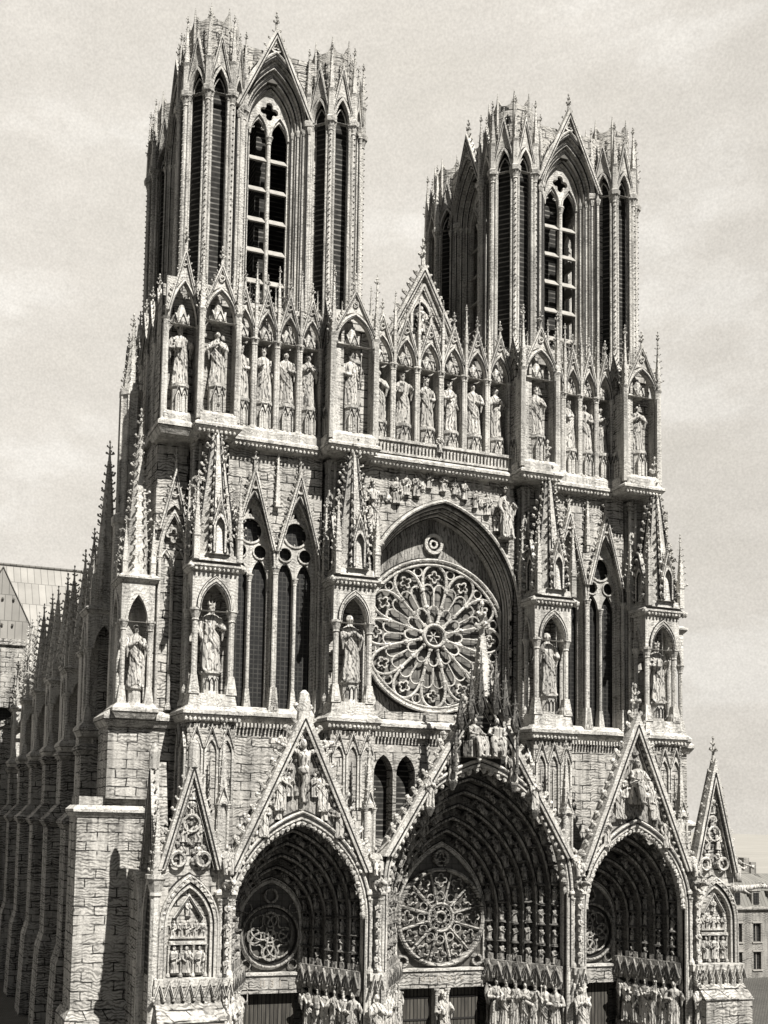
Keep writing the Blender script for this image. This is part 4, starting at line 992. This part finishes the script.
# lintel lettering-like carved marks
def blind_portal(cx, hw, gz, fin, stump, name='blind_portal'):
    b = MB(); b.M = T(cx, 0); b.mt = 'carved'; zs, za = 8.0, 11.0
    b.prism([(-1.95, GZ), (1.95, GZ), (1.95, 11.4), (0, gz-.7), (-1.95, 11.4)], YP+.25, YP+.55, 'ashlar')
    b.box(-1.9, 1.9, YP+.55, -2.55, GZ, 10.8, 'ashlar')
    b.line(outline(0, hw+.06, 5.0, zs, za+.1, 9), YP+.22, .05); b.line(outline(0, hw-.3, 5.0, zs, za-.45, 9), YP-.08, .05)
    b.band(outline(0, hw, 5.0, zs, za, 9), outline(0, hw-.28, 5.0, zs, za-.4, 9), YP-.2, YP+.3); b.band(outline(0, hw-.34, 5.0, zs, za-.5, 9), outline(0, hw-.5, 5.0, zs, za-.75, 9), YP-.05, YP+.3)
    b.tube([(x, YP-.2, z) for x, z in outline(0, hw-.05, 5.0, zs, za-.05, 9)], .08, 5)
    for f in range(16):
        P = outline(0, hw-.15, 5.2, zs, za-.2, 9); p = P[1+f] if f+1 < len(P) else P[-1]; b.blob((p[0], YP-.18, p[1]), .13, .1, .13)
    # relief in the blind arch: small pediment, frieze of figures, three standing figures
    b.gable(0, .95, 8.5, 9.9, YP-.02, .25, .12, 0, 1, 0, None); b.box(-1.1, 1.1, YP+.02, YP+.3, 7.3, 7.4); b.box(-1.15, 1.15, YP-.02, YP+.3, 6.95, 7.15)
    for i in range(5): b.minifig(-.9+i*.45, YP+.15, 7.4, .95)
    for i in range(3): b.minifig(-.75+i*.75, YP+.1, 5.35, 1.5); b.minifig(0, YP+.15, 8.6, .9)
    for i in range(4): b.column(-1.12+i*.75, YP+.12, 5.1, 6.95, .06)
    rt_ = part(name, b, CA)
    G = MB(); G.M = T(cx, 0); G.mt = 'carved'
    G.gable(0, 2.0, 11.3, gz, YP-.3, .5, .34, .32, .6, fin, None); G.gable(0, 1.58, 11.3, gz-1.5, YP-.1, .3, .12, 0, 1, 0, None)
    for i in range(9): 
        f = i/9
        for q in (-1, 1): G.blob((q*1.5*(1-f), YP, 11.6+(gz-13.2)*f), .16, .13, .18, 'soot_figure')  # soot_figure: shade put into the stone colour
    for _ in range(60):
        z = random.uniform(11.5, gz-2.6); x = random.uniform(-1, 1)*(gz-1.9-z)/(gz-11.3)*1.75; G.blob((x, YP+.2, z), .17, .16, .2, 'soot_figure')  # soot_figure: shade put into the stone colour
    for z, k in ((11.6, 2), (12.9, 2), (14.3, 1), (15.4, 1)):
        for i in range(k): G.minifig((i-(k-1)/2)*.9, YP+.1, z, 1.25)
    for q in (-1, 1): G.tube([(x, YP-.05, z) for x, z in circ(q*.75, 11.9, .42, 12)], .1, 5, closed=True)
    G.tube([(x, YP-.05, z) for x, z in circ(0, 14.0, .5, 12)], .08, 5, closed=True)
    if stump: G.lathe(0, YP-.05, [(.36, gz-.9), (.34, gz+.2), (.25, gz+.6), (.1, gz+.75)], 8)
    part('gable', G, rt_)
    f = MB(); f.mt = 'carved'; f.M = T(cx, YP)          # zigzag frieze and sloping plinth
    f.box(-2.05, 2.05, -.55, .3, 4.62, 5.05)
    for i in range(7):
        u = -1.8+i*.6; f.gable(u, .31, 4.05, 5.0, -.75, .2, .11, 0, 1, 0, None); f.blob((u-.3, -.6, 3.95), .12, .14, .16); f.lathe(u, -.3, [(.25, 3.6), (.33, 4.0), (.33, 4.7)], 6)
    f.box(-2.0, 2.0, -.1, .3, GZ, 4.65); part('canopy_frieze', f, rt_)
    p = MB(); p.M = T(cx, YP); p.box(-1.95, 1.95, -1.35, -.1, GZ, 2.75, 'ashlar'); p.frus((-2.05, 2.05, -1.45, -.1, 2.75), (-1.95, 1.95, -.35, -.1, 3.85), 'ashlar'); part('plinth', p, rt_)
    return rt_
BP_L = blind_portal(-19.05, 1.8, 18.2, 0, True)
BP_R = blind_portal(18.95, 1.85, 19.3, 1.6, False)
# north return of the portal block: side gable seen edge-on
b = MB(); b.mt = 'carved'; b.M = T(-21.0, -4.0, 0, -PI/2)
b.prism([(-1.5, GZ), (1.5, GZ), (1.5, 11.2), (0, 17.6), (-1.5, 11.2)], .02, .7, 'ashlar'); b.gable(0, 1.6, 11.2, 18.0, -.3, .5, .3, .3, .6, 0, None); b.lathe(0, -.05, [(.34, 17.2), (.32, 18.2), (.12, 18.7)], 8)
b.band(outline(0, 1.3, 5, 8, 11, 8), outline(0, 1.0, 5, 8, 10.5, 8), -.2, .1); b.prism(outline(0, 1.0, 5, 8, 10.5, 8), -.02, .02, 'shutter')
b.M = Matrix()
for y in (-5.6, -2.4): b.column(-21.1, y, GZ, 11, .3); b.spire(-21.1, y, 11, .35, 14.5, 4, croc=.25, step=.5, fin=.9)
b.box(-21.3, -18.8, -2.5, 1.0, GZ, 11.0, 'ashlar')
part('side_gable', b, BP_L)
# front piers between portals with small pinnacles, and the block body behind
b = MB(); b.mt = 'carved'
PIERS = (-16.85, -7.15, 7.55, 17.1)
for x in PIERS:
    b = MB(); b.mt = 'carved'
    b.box(x-.42, x+.42, YP-.05, YP+1.2, GZ, 11.8)
    for q in (-.3, 0, .3): b.column(x+q, YP-.15, 5.0, 9.6, .12)
    b.ledge(x-.4, x+.4, YP-.1, YP+1, 9.6, .5, .25)
    b.lathe(x, YP+.1, [(.5, 11.7), (.44, 12.1), (.4, 12.3), (.4, 12.31)], 6)
    for q in (-1, 1): b.column(x+q*.3, YP+.9, 12.0, 15.2, .09); b.column(x+q*.3, YP+1.4, 12.0, 15.2, .09)
    b.box(x-.2, x+.2, YP+1, YP+1.4, 12, 15.2)
    b.M = T(x, YP+.85); b.gable(0, .42, 15.1, 16.4, 0, .2, .1, .12, .4, .3, None); b.M = Matrix()
    b.lathe(x, YP+1.15, [(.45, 15.2), (.45, 15.5), (.3, 15.7)], 4); b.spire(x, YP+1.15, 15.6, .34, 19.2, 4, croc=.24, step=.5, fin=.9)
    for i in range(4): b.minifig(x, YP-.5, 5.3+i*1.05, .95)
    for i in range(2): b.gable(x-.22+i*.44, .24, 4.05, 5.0, -6.35, .2, .1, 0, 1, 0, None)
    b.box(x-.45, x+.45, -6.1, YP, 4.6, 5.05); b.box(x-.45, x+.45, -5.9, YP, GZ, .55)
    part('portal_pier', b, CA)
# coronation canopy on the main gable
b = MB(); b.mt = 'soot_stone'  # canopies coloured dark as if they stood in shade
for x, z0, zt in ((-1.75,19.6,22.4),(-1.0,20.3,23.9),(-.3,20.7,24.9),(.8,20.7,24.9),(1.5,20.3,23.9),(2.25,19.6,22.4)):
    b.lathe(x, YP-.95, [(.12, z0+.7), (.3, z0+1.1), (.3, z0+1.5), (.24, z0+1.6)], 6); b.spire(x, YP-.95, z0+1.5, .27, zt, 6, croc=.2, step=.42, fin=.6)
    b.gable(x, .3, z0+1.0, z0+1.9, YP-1.28, .12, .07, 0, 1, 0, None)
for x in (-2.0, 2.5): b.column(x, YP-.8, 17.6, 20.6, .1)
b.prism([(-2.4, 18.3), (2.9, 18.3), (.25, 22.6)], YP-.1, YP+.05, 'shutter')  # dark sheet painting the shade behind the seated pair
for x, z in ((-2.0, 17.05), (2.5, 17.05), (-3.6, 15.35), (4.1, 15.35)): b.lathe(x, YP-.35, [(.12, z-.6), (.34, z-.12), (.34, z-.03)], 6)
part('canopy', b, P_C)
b = MB(); b.mt = 'carved'; b.spire(.25, YP-.05, 22.6, .75, 26.6, 4, croc=.34, step=.5, fin=None, rt=.3); b.finial(.25, YP-.05, 26.2, 2.7)
part('gable_spike', b, P_C)
# gargoyle spouts
def gargoyle(x, y, z, ln, rz, label, grp=None):
    b = MB(); b.mt = 'statue_stone'; b.smooth = True
    b.tube([(0,.3,0),(0,-.1*ln,.05),(0,-.45*ln,.12),(0,-.72*ln,.2),(0,-.86*ln,.24),(0,-1.0*ln,.16),(0,-1.08*ln,.12)], [.24,.3,.2,.16,.22,.15,.07], 8)
    for q in (-1, 1): b.tube([(q*.16,-.2*ln,0),(q*.24,-.3*ln,-.2),(q*.2,-.42*ln,-.32)],[.11,.08,.06],5); b.tube([(q*.12,-.84*ln,.38),(q*.16,-.8*ln,.55)],[.07,.02],5)
    o = part('gargoyle', b, None, (x, y, z), rz); o['label'] = label; o['category'] = 'gargoyle'
    if grp: o['group'] = grp
gargoyle(20.9, -5.4, 10.1, 3.4, PI/2+.15, 'long stone gargoyle jutting out sideways at the far right end of the portals', 'gargoyles on the portals')
for x, nm in ((-16.85, 'leftmost small gargoyle, between the narrow left blind gable and the crucifixion portal'), (-7.15, 'small gargoyle between the crucifixion portal and the tall main portal'), (7.55, 'small gargoyle between the main portal and the right portal'), (17.1, 'small gargoyle between the right portal and the narrow right blind gable')):
    gargoyle(x, YP-.2, 10.4, 1.15, .1, nm, 'gargoyles on the portals')

# ------------------------------------------------------------------ statues
def bake(mb, vox):
    o = bpy.data.objects.new('bake', mb.mesh('figure')); COL.objects.link(o)
    r = o.modifiers.new('r', 'REMESH'); r.mode = 'VOXEL'; r.voxel_size = vox
    q = o.modifiers.new('s', 'SMOOTH'); q.iterations = 1; q.factor = .4
    dg = bpy.context.evaluated_depsgraph_get(); me = bpy.data.meshes.new_from_object(o.evaluated_get(dg)); me.name = 'statue'
    me.materials.clear(); me.materials.append(MATS['statue_stone'])
    for p in me.polygons: p.use_smooth = True
    bpy.data.objects.remove(o); return me
def robed(v):
    """standing figure, unit height, faces -y"""
    b = MB(); b.mt = 'statue_stone'; rnd = random.Random(v); ph = rnd.random()*6; sw = rnd.uniform(-.025, .025)
    def ring(pr, n=22, cy=0):
        V = []; F = []
        for rx, ry, z, k, dx in pr:
            for j in range(n):
                t = 2*PI*j/n; w = 1+1.5*k*math.sin(6*t+ph+z*3)+k*1.1*math.sin(11*t+ph*2-z*5); V.append((dx+rx*w*math.cos(t), cy+ry*w*math.sin(t), z))
        for i in range(len(pr)-1):
            for j in range(n): F.append((i*n+j, i*n+(j+1) % n, (i+1)*n+(j+1) % n, (i+1)*n+j))
        F += [tuple(reversed(range(n))), tuple((len(pr)-1)*n+j for j in range(n))]; b.add(V, F)
    ring([(.135,.10,.02,.10,0),(.125,.095,.12,.12,sw*.4),(.115,.085,.3,.12,sw),(.112,.082,.44,.09,sw*1.3),(.098,.072,.56,.06,sw),(.118,.078,.68,.03,sw*.5),(.135,.075,.765,.015,0),(.105,.06,.81,.0,0),(.045,.042,.84,0,0),(.036,.038,.88,0,0)])
    b.blob((0,-.008,.925),.052,.058,.074,None,.0); b.tube([(0,-.06,.94),(0,-.078,.915)],[.010,.014],5)      # head, nose
    for q in (-1, 1): b.blob((q*.053,.0,.925),.010,.016,.02,None,0); b.blob((q*.05,-.075,.015),.035,.06,.022,None,0)
    b.blob((0,.016,.945),.060,.060,.068,None,.08)                                                             # hair
    if v in (0, 1, 4): b.blob((0,-.045,.868),.032,.026,.042,None,.1)                                         # beard
    if v in (0, 1, 4):
        for k in range(7): a = k*2*PI/7; b.tube([(.05*math.cos(a),.052*math.sin(a),.965),(.06*math.cos(a),.062*math.sin(a),1.02)],[.017,.010],5)
        b.tube([(.054*math.cos(2*PI*i/12),.056*math.sin(2*PI*i/12),.968) for i in range(12)],.014,5,closed=True)
    A = {0: ((.19,-.06,.62),(.13,-.13,.70)), 1: ((.19,-.02,.60),(.06,-.12,.60)), 2: ((.17,-.07,.62),(.015,-.125,.72)), 3: ((.2,-.05,.64),(.17,-.13,.79)), 4: ((.19,.0,.6),(.17,-.08,.46))}[v]
    B = {0: ((.18,-.03,.6),(.05,-.12,.55)), 1: ((.19,-.05,.62),(.14,-.13,.68)), 2: ((.17,-.07,.62),(.015,-.125,.72)), 3: ((.18,-.04,.6),(.04,-.12,.62)), 4: ((.18,-.06,.61),(.03,-.13,.66))}[v]
    for q, (e, h) in ((-1, A), (1, B)):
        b.tube([(q*.115,0,.775),(q*e[0]*.86,e[1]*.5,.70),(q*e[0],e[1],e[2]),(q*(e[0]+h[0])/2,(e[1]+h[1])/2,(e[2]+h[2])/2),(q*h[0],h[1],h[2])],[.045,.047,.048,.044,.026],8)
        b.blob((q*h[0],h[1]-.012,h[2]),.022,.02,.028,None,.05)
        b.tube([(q*(e[0]*.9),e[1],e[2]-.01),(q*e[0]*.85,e[1]*.8,e[2]-.16)],[.035,.012],6)                    # hanging sleeve
    if v == 0: b.tube([(-.13,-.14,.52),(-.135,-.14,.93)],.013,6); b.blob((-.135,-.14,.95),.026,.026,.03,None,.1)
    if v == 1: b.box(-.115,-.01,-.165,-.12,.57,.69)
    if v == 3:
        for q in (-1, 1): b.tube([(q*.07,.06,.76),(q*.2,.09,.86),(q*.23,.09,.66),(q*.19,.08,.4)],[.03,.055,.055,.015],6)
    for i in range(6):      # hanging folds and a mantle thrown across the body
        a = -PI/2+(i-2.5)*.42; c0, s0 = math.cos(a), math.sin(a)
        b.tube([(c0*.105,s0*.078,.60),(c0*.125+sw,s0*.095,.34),(c0*.145,s0*.112,.03)],[.012,.02,.026],6)
    for i in range(4): b.tube([(-.12,-.05,.74-i*.05),(-.03,-.105,.62-i*.06),(.07,-.105,.50-i*.06),(.12,-.04,.40-i*.05)],[.014,.018,.018,.014],6)
    b.box(-.14,.14,-.11,.09,-.02,.02)
    return bake(b, .0105)
def seated():
    b = MB(); b.mt = 'statue_stone'
    b.box(-.22,.22,-.1,.2,0,.42)
    b.tube([(0,.05,.4),(0,.04,.6),(0,.03,.78),(0,.02,.84)],[.17,.15,.16,.05],10)
    for q in (-1, 1):
        b.tube([(q*.09,.02,.45),(q*.12,-.26,.46),(q*.12,-.3,.24),(q*.11,-.3,.0)],[.11,.10,.085,.07],8); b.blob((q*.11,-.37,.03),.05,.09,.04,None,0)
        b.tube([(q*.15,.02,.77),(q*.22,-.06,.62),(q*.14,-.22,.58)],[.055,.05,.03],7); b.blob((q*.14,-.24,.58),.03,.03,.03,None,0)
    b.tube([(-.12,-.25,.4),(0,-.27,.36),(.12,-.25,.4)],[.09,.09,.09],8); b.tube([(-.1,-.27,.2),(.1,-.27,.2)],.09,8)
    b.tube([(0,.02,.82),(0,.01,.9)],.045,8); b.blob((0,0,.94),.065,.072,.09,None,0); b.tube([(0,-.07,.95),(0,-.09,.92)],[.01,.015],5); b.blob((0,.02,.97),.073,.072,.08,None,.08)
    return bake(b, .012)
def crucified():
    b = MB(); b.mt = 'statue_stone'
    b.tube([(0,0,.0),(0,0,.2),(.03,-.02,.3),(.01,0,.5),(0,0,.68),(0,-.01,.76)],[.035,.045,.055,.075,.095,.05],10)
    b.tube([(0,0,.5),(0,-.01,.42)],[.1,.085],10); b.tube([(0,0,.76),(-.02,-.03,.82)],.035,8); b.blob((-.03,-.05,.85),.05,.055,.07,None,.02)
    for q in (-1, 1): b.tube([(q*.09,0,.72),(q*.24,0,.78),(q*.42,0,.86)],[.045,.034,.022],8); b.blob((q*.44,-.01,.87),.028,.02,.03,None,0)
    b.box(-.52,.52,.05,.11,.83,.92); b.box(-.045,.045,.05,.11,-.12,1.1)
    return bake(b, .012)
SM = [robed(v) for v in range(5)]; SEAT = seated(); CRU = crucified()
def statue(me, x, y, z, h, label, rz=0.0, grp=None, name='statue', mir=False):
    o = bpy.data.objects.new(name, me); COL.objects.link(o); o.location = (x, y, z); o.scale = (-h if mir else h, h, h); o.rotation_euler = (0, 0, rz)
    o['label'] = label; o['category'] = 'statue'
    if grp: o['group'] = grp
    return o
ORD = ['first', 'second', 'third', 'fourth', 'fifth', 'sixth', 'seventh', 'eighth', 'ninth']
WHERE = {'left': 'niches under left tower window', 'centre': 'niches above rose window balustrade', 'right': 'niches under right tower window'}
ONE = {'b1': 'robed stone statue in the narrow gallery niche directly beside the large left corner niche', 'b2': 'crowned stone statue in the projecting gallery niche at the left end of the balustrade', 'b3': 'robed stone statue in the projecting gallery niche at the right end of the balustrade',
       'b4': 'robed stone statue in the outermost right niche of the statue gallery', 'nw': 'largest stone statue of the gallery, in the tall gabled niche on the left corner'}
for i, (x, y, z, h, rz, lab, k, n) in enumerate(STAT):
    v = (i*3+k) % 5; desc = {0: 'crowned stone king with sceptre', 1: 'crowned stone king with book', 2: 'robed stone king with joined hands', 3: 'stone statue with raised hand', 4: 'bearded stone king with one arm lowered'}[v]
    if lab in WHERE: L = '%s, %s from left in %s' % (desc, ORD[k], WHERE[lab])
    else: L = ONE[lab]; v = {'b1': 2, 'b2': 0, 'b3': 4, 'b4': 2, 'nw': 1}[lab]
    statue(SM[v], x, y+.2, z, h*random.uniform(.85, .91), L, random.uniform(-.45, .45)+.08, 'statues of the kings gallery', 'king_statue', i % 2 == 1 and v != 1)
for cx, nm, v in zip(BX, ('robed statue in the spired tabernacle left of the left tower windows', 'robed statue in the spired tabernacle at the left edge of the rose window', 'robed statue in the spired tabernacle at the right edge of the rose window', 'robed statue in the outermost right spired tabernacle'), (4, 2, 3, 1)):
    statue(SM[v], cx, -1.75, 23.55, 4.45, nm, .12, 'statues in the buttress tabernacles', 'tabernacle_statue')
statue(SM[2], -21.4, .75, 22.6, 4.0, 'shaded robed statue in the spired tabernacle on the far left corner', 0, 'statues in the buttress tabernacles', 'tabernacle_statue')
statue(SM[4], 5.2, -.55, 34.9, 3.7, 'standing warrior statue on the wall above the right end of the great arch', .2, None, 'wall_statue')
statue(SM[1], -5.4, -.5, 34.4, 3.4, 'standing statue on the wall above the left end of the great arch', 0, None, 'wall_statue')
# gable groups
statue(CRU, -12.15, YP-.3, 15.4, 4.2, 'crucified figure on a cross in the gable of the left portal', 0, None, 'crucifix_statue')
for x, z, h, v, nm in ((-13.6,14.9,2.5,2,'mourning robed figure left of the crucifix in the left portal gable'),(-10.8,14.9,2.5,4,'robed figure right of the crucifix in the left portal gable'),(-14.6,13.3,2.2,3,'outer left kneeling figure of the crucifixion gable'),(-9.7,13.3,2.2,1,'outer right figure of the crucifixion gable')):
    statue(SM[v], x, YP-.1, z, h, nm, 0, 'figures of the crucifixion gable', 'gable_statue')
statue(SEAT, -.55, YP-.62, 18.6, 2.5, 'left seated crowned figure under the spiked canopy of the main gable', .35, 'seated pair of the main gable', 'gable_statue'); statue(SEAT, 1.1, YP-.62, 18.6, 2.5, 'right seated figure under the spiked canopy of the main gable', -.35, 'seated pair of the main gable', 'gable_statue')
for x, z, nm, v in ((-2.0,16.7,'angel figure left of the seated pair in the main gable',3),(2.5,16.7,'angel figure right of the seated pair in the main gable',3),(-3.6,15.0,'lower left angel on the slope of the main gable',2),(4.1,15.0,'lower right angel on the slope of the main gable',2)):
    statue(SM[v], x, YP-.35, z+.35, 2.0, nm, 0, 'angels of the main gable', 'gable_statue')
statue(SEAT, 12.35, YP-.3, 15.9, 2.9, 'seated judge figure in the gable of the right portal', 0, None, 'gable_statue')
for x, z, h, v, nm in ((10.9,14.9,2.4,3,'angel left of the seated judge in the right portal gable'),(13.8,14.9,2.4,3,'angel right of the seated judge in the right portal gable'),(9.9,13.0,2.0,2,'outer left figure of the right portal gable'),(14.8,13.0,2.0,4,'outer right figure of the right portal gable')):
    statue(SM[v], x, YP-.1, z, h, nm, 0, 'figures of the right portal gable', 'gable_statue')
for x, nm in zip(PIERS, ('seated figure on the pier left of the crucifixion portal', 'seated figure on the pier between the crucifixion portal and the main portal', 'seated figure on the pier between the main portal and the right portal', 'seated figure on the pier right of the right portal')):
    statue(SEAT, x, YP-.05, 11.0, 1.7, nm, 0, 'seated figures on the portal piers', 'pier_statue')
# angel with trumpet on the far right shoulder
b = MB(); b.mt = 'statue_stone'; b.smooth = True
b.tube([(0,0,0),(0,0,.5),(.1,0,1.0),(.15,0,1.25)],[.32,.26,.24,.08],8); b.blob((.2,-.02,1.42),.15,.16,.18,None,.05); b.tube([(.1,-.1,1.1),(.5,-.1,.95),(.75,-.1,1.1)],[.09,.08,.05],6); b.tube([(.35,-.05,1.4),(.8,-.05,1.25),(1.25,-.05,1.12),(1.4,-.05,1.08)],[.03,.05,.09,.17],8)
b.tube([(-.05,.15,1.1),(-.35,.2,1.2),(-.4,.2,.6)],[.06,.14,.03],6)
o = part('angel_statue', b, None, (21.35, YP+.4, 10.6)); o['label'] = 'small stone angel blowing a trumpet at the right end of the portals'; o['category'] = 'statue'
# jamb statues below the frieze
def jambs(cx, hw, hwi, n, side, nm):
    A_ = Vector((cx+side*(hw-.1), YP+.55)); B_ = Vector((cx+side*(hwi+.25), YT-.85)); d = B_-A_
    ang = (math.atan2(d.y, d.x) if side < 0 else math.atan2(-d.y, -d.x))
    for i in range(n):
        p = A_.lerp(B_, (i+.4)/n); v = (i*2+(side > 0)+int(abs(cx))) % 5
        statue(SM[v], p.x-side*.12, p.y-.1, .57, 3.25, 'standing jamb statue, %s from the outside on the %s' % (ORD[i], nm), ang*.8+random.uniform(-.2, .2), 'jamb statues of the portals', 'jamb_statue', i % 2 == 0)
jambs(-12.15, 4.3, 2.15, 5, -1, 'left side of the left doorway'); jambs(-12.15, 4.3, 2.15, 6, 1, 'right side of the left doorway')
jambs(.25, 6.55, 3.45, 6, -1, 'left side of the main doorway'); jambs(.25, 6.55, 3.45, 7, 1, 'right side of the main doorway')
jambs(12.35, 4.0, 2.15, 5, -1, 'left side of the right doorway'); jambs(12.35, 4.0, 2.15, 6, 1, 'right side of the right doorway')
for x, nm in zip(PIERS, ('front of the pier left of the crucifixion portal', 'front of the pier between the left and main doorways', 'front of the pier between the main and right doorways', 'front of the pier right of the right doorway')):
    statue(SM[int(abs(x)) % 5], x, -6.15, .57, 3.25, 'standing statue on the '+nm, 0, 'jamb statues of the portals', 'jamb_statue')
statue(SM[1], .25, YT-.75, -.4, 3.3, 'standing statue on the central post between the main doors', 0, None, 'trumeau_statue')

# ------------------------------------------------------------------ town houses at the right
def house(x0, x1, y, ze, zr, d, lab, dorm, grp='houses beside the square'):
    h = empty('town_house', ((x0+x1)/2, y, GZ), lab, 'house', grp)
    nb = max(2, int((x1-x0)/2.6)); st = (x1-x0)/nb; fl = [(GZ+.9, 2.0), (GZ+4.0, 2.1), (GZ+7.4, 1.7)]; fl = [f for f in fl if f[0]+f[1] < ze-.3]
    holes = [[(x0+st*(i+.5)-.55, z), (x0+st*(i+.5)-.55, z+hh), (x0+st*(i+.5)+.55, z+hh), (x0+st*(i+.5)+.55, z)] for i in range(nb) for z, hh in fl]
    b = MB(); b.prism([(x0, GZ), (x1, GZ), (x1, ze), (x0, ze)], y, y+.4, 'plaster', holes); b.box(x0, x1, y+.6, y+d, GZ, ze, 'plaster')
    b.ledge(x0, x1, y, y+d, ze-.3, .5, .3, 'plaster'); part('wall', b, h)
    for i in range(nb):
        for z, hh in fl:
            xc = x0+st*(i+.5); b = MB(); b.box(xc-.6, xc+.6, y+.25, y+.5, z, z+hh, 'leaded_glass'); b.box(xc-.04, xc+.04, y+.18, y+.26, z, z+hh, 'louvre'); b.box(xc-.72, xc+.72, y-.12, y+.1, z-.15, z, 'louvre'); b.box(xc-.68, xc+.68, y-.08, y+.1, z+hh, z+hh+.18, 'louvre')
            part('window', b, h)
    b = MB(); b.frus((x0, x1, y, y+d, ze+.25), (x0+.6, x1-.6, y+1.4, y+d-1.4, zr), 'house_slate'); b.frus((x0+.6, x1-.6, y+1.4, y+d-1.4, zr), (x0+2, x1-2, y+d/2-.3, y+d/2+.3, zr+1.2), 'house_slate')
    r = part('roof', b, h)
    for i in range(nb):
        xc = x0+st*(i+.5); b = MB(); b.box(xc-.6, xc+.6, y+.1, y+1.3, ze+.3, ze+2.0, 'plaster'); b.prism([(xc-.75, ze+2.0), (xc+.75, ze+2.0), (xc, ze+2.7)], y, y+1.4, 'slate'); b.box(xc-.38, xc+.38, y+.04, y+.1, ze+.5, ze+1.8, 'leaded_glass')
        part('dormer', b, r)
    for xc in (x0+1.2, x1-1.2): b = MB(); b.box(xc-.4, xc+.4, y+d/2-.5, y+d/2+.5, zr, zr+2.6, 'plaster'); part('chimney', b, r)
house(46, 62, 32, 5.2, 8.2, 10, 'town house with dormered mansard roof just right of the cathedral front', True)
house(62.5, 80, 34, 4.6, 7.6, 10, 'mansard house farther right along the square', True)
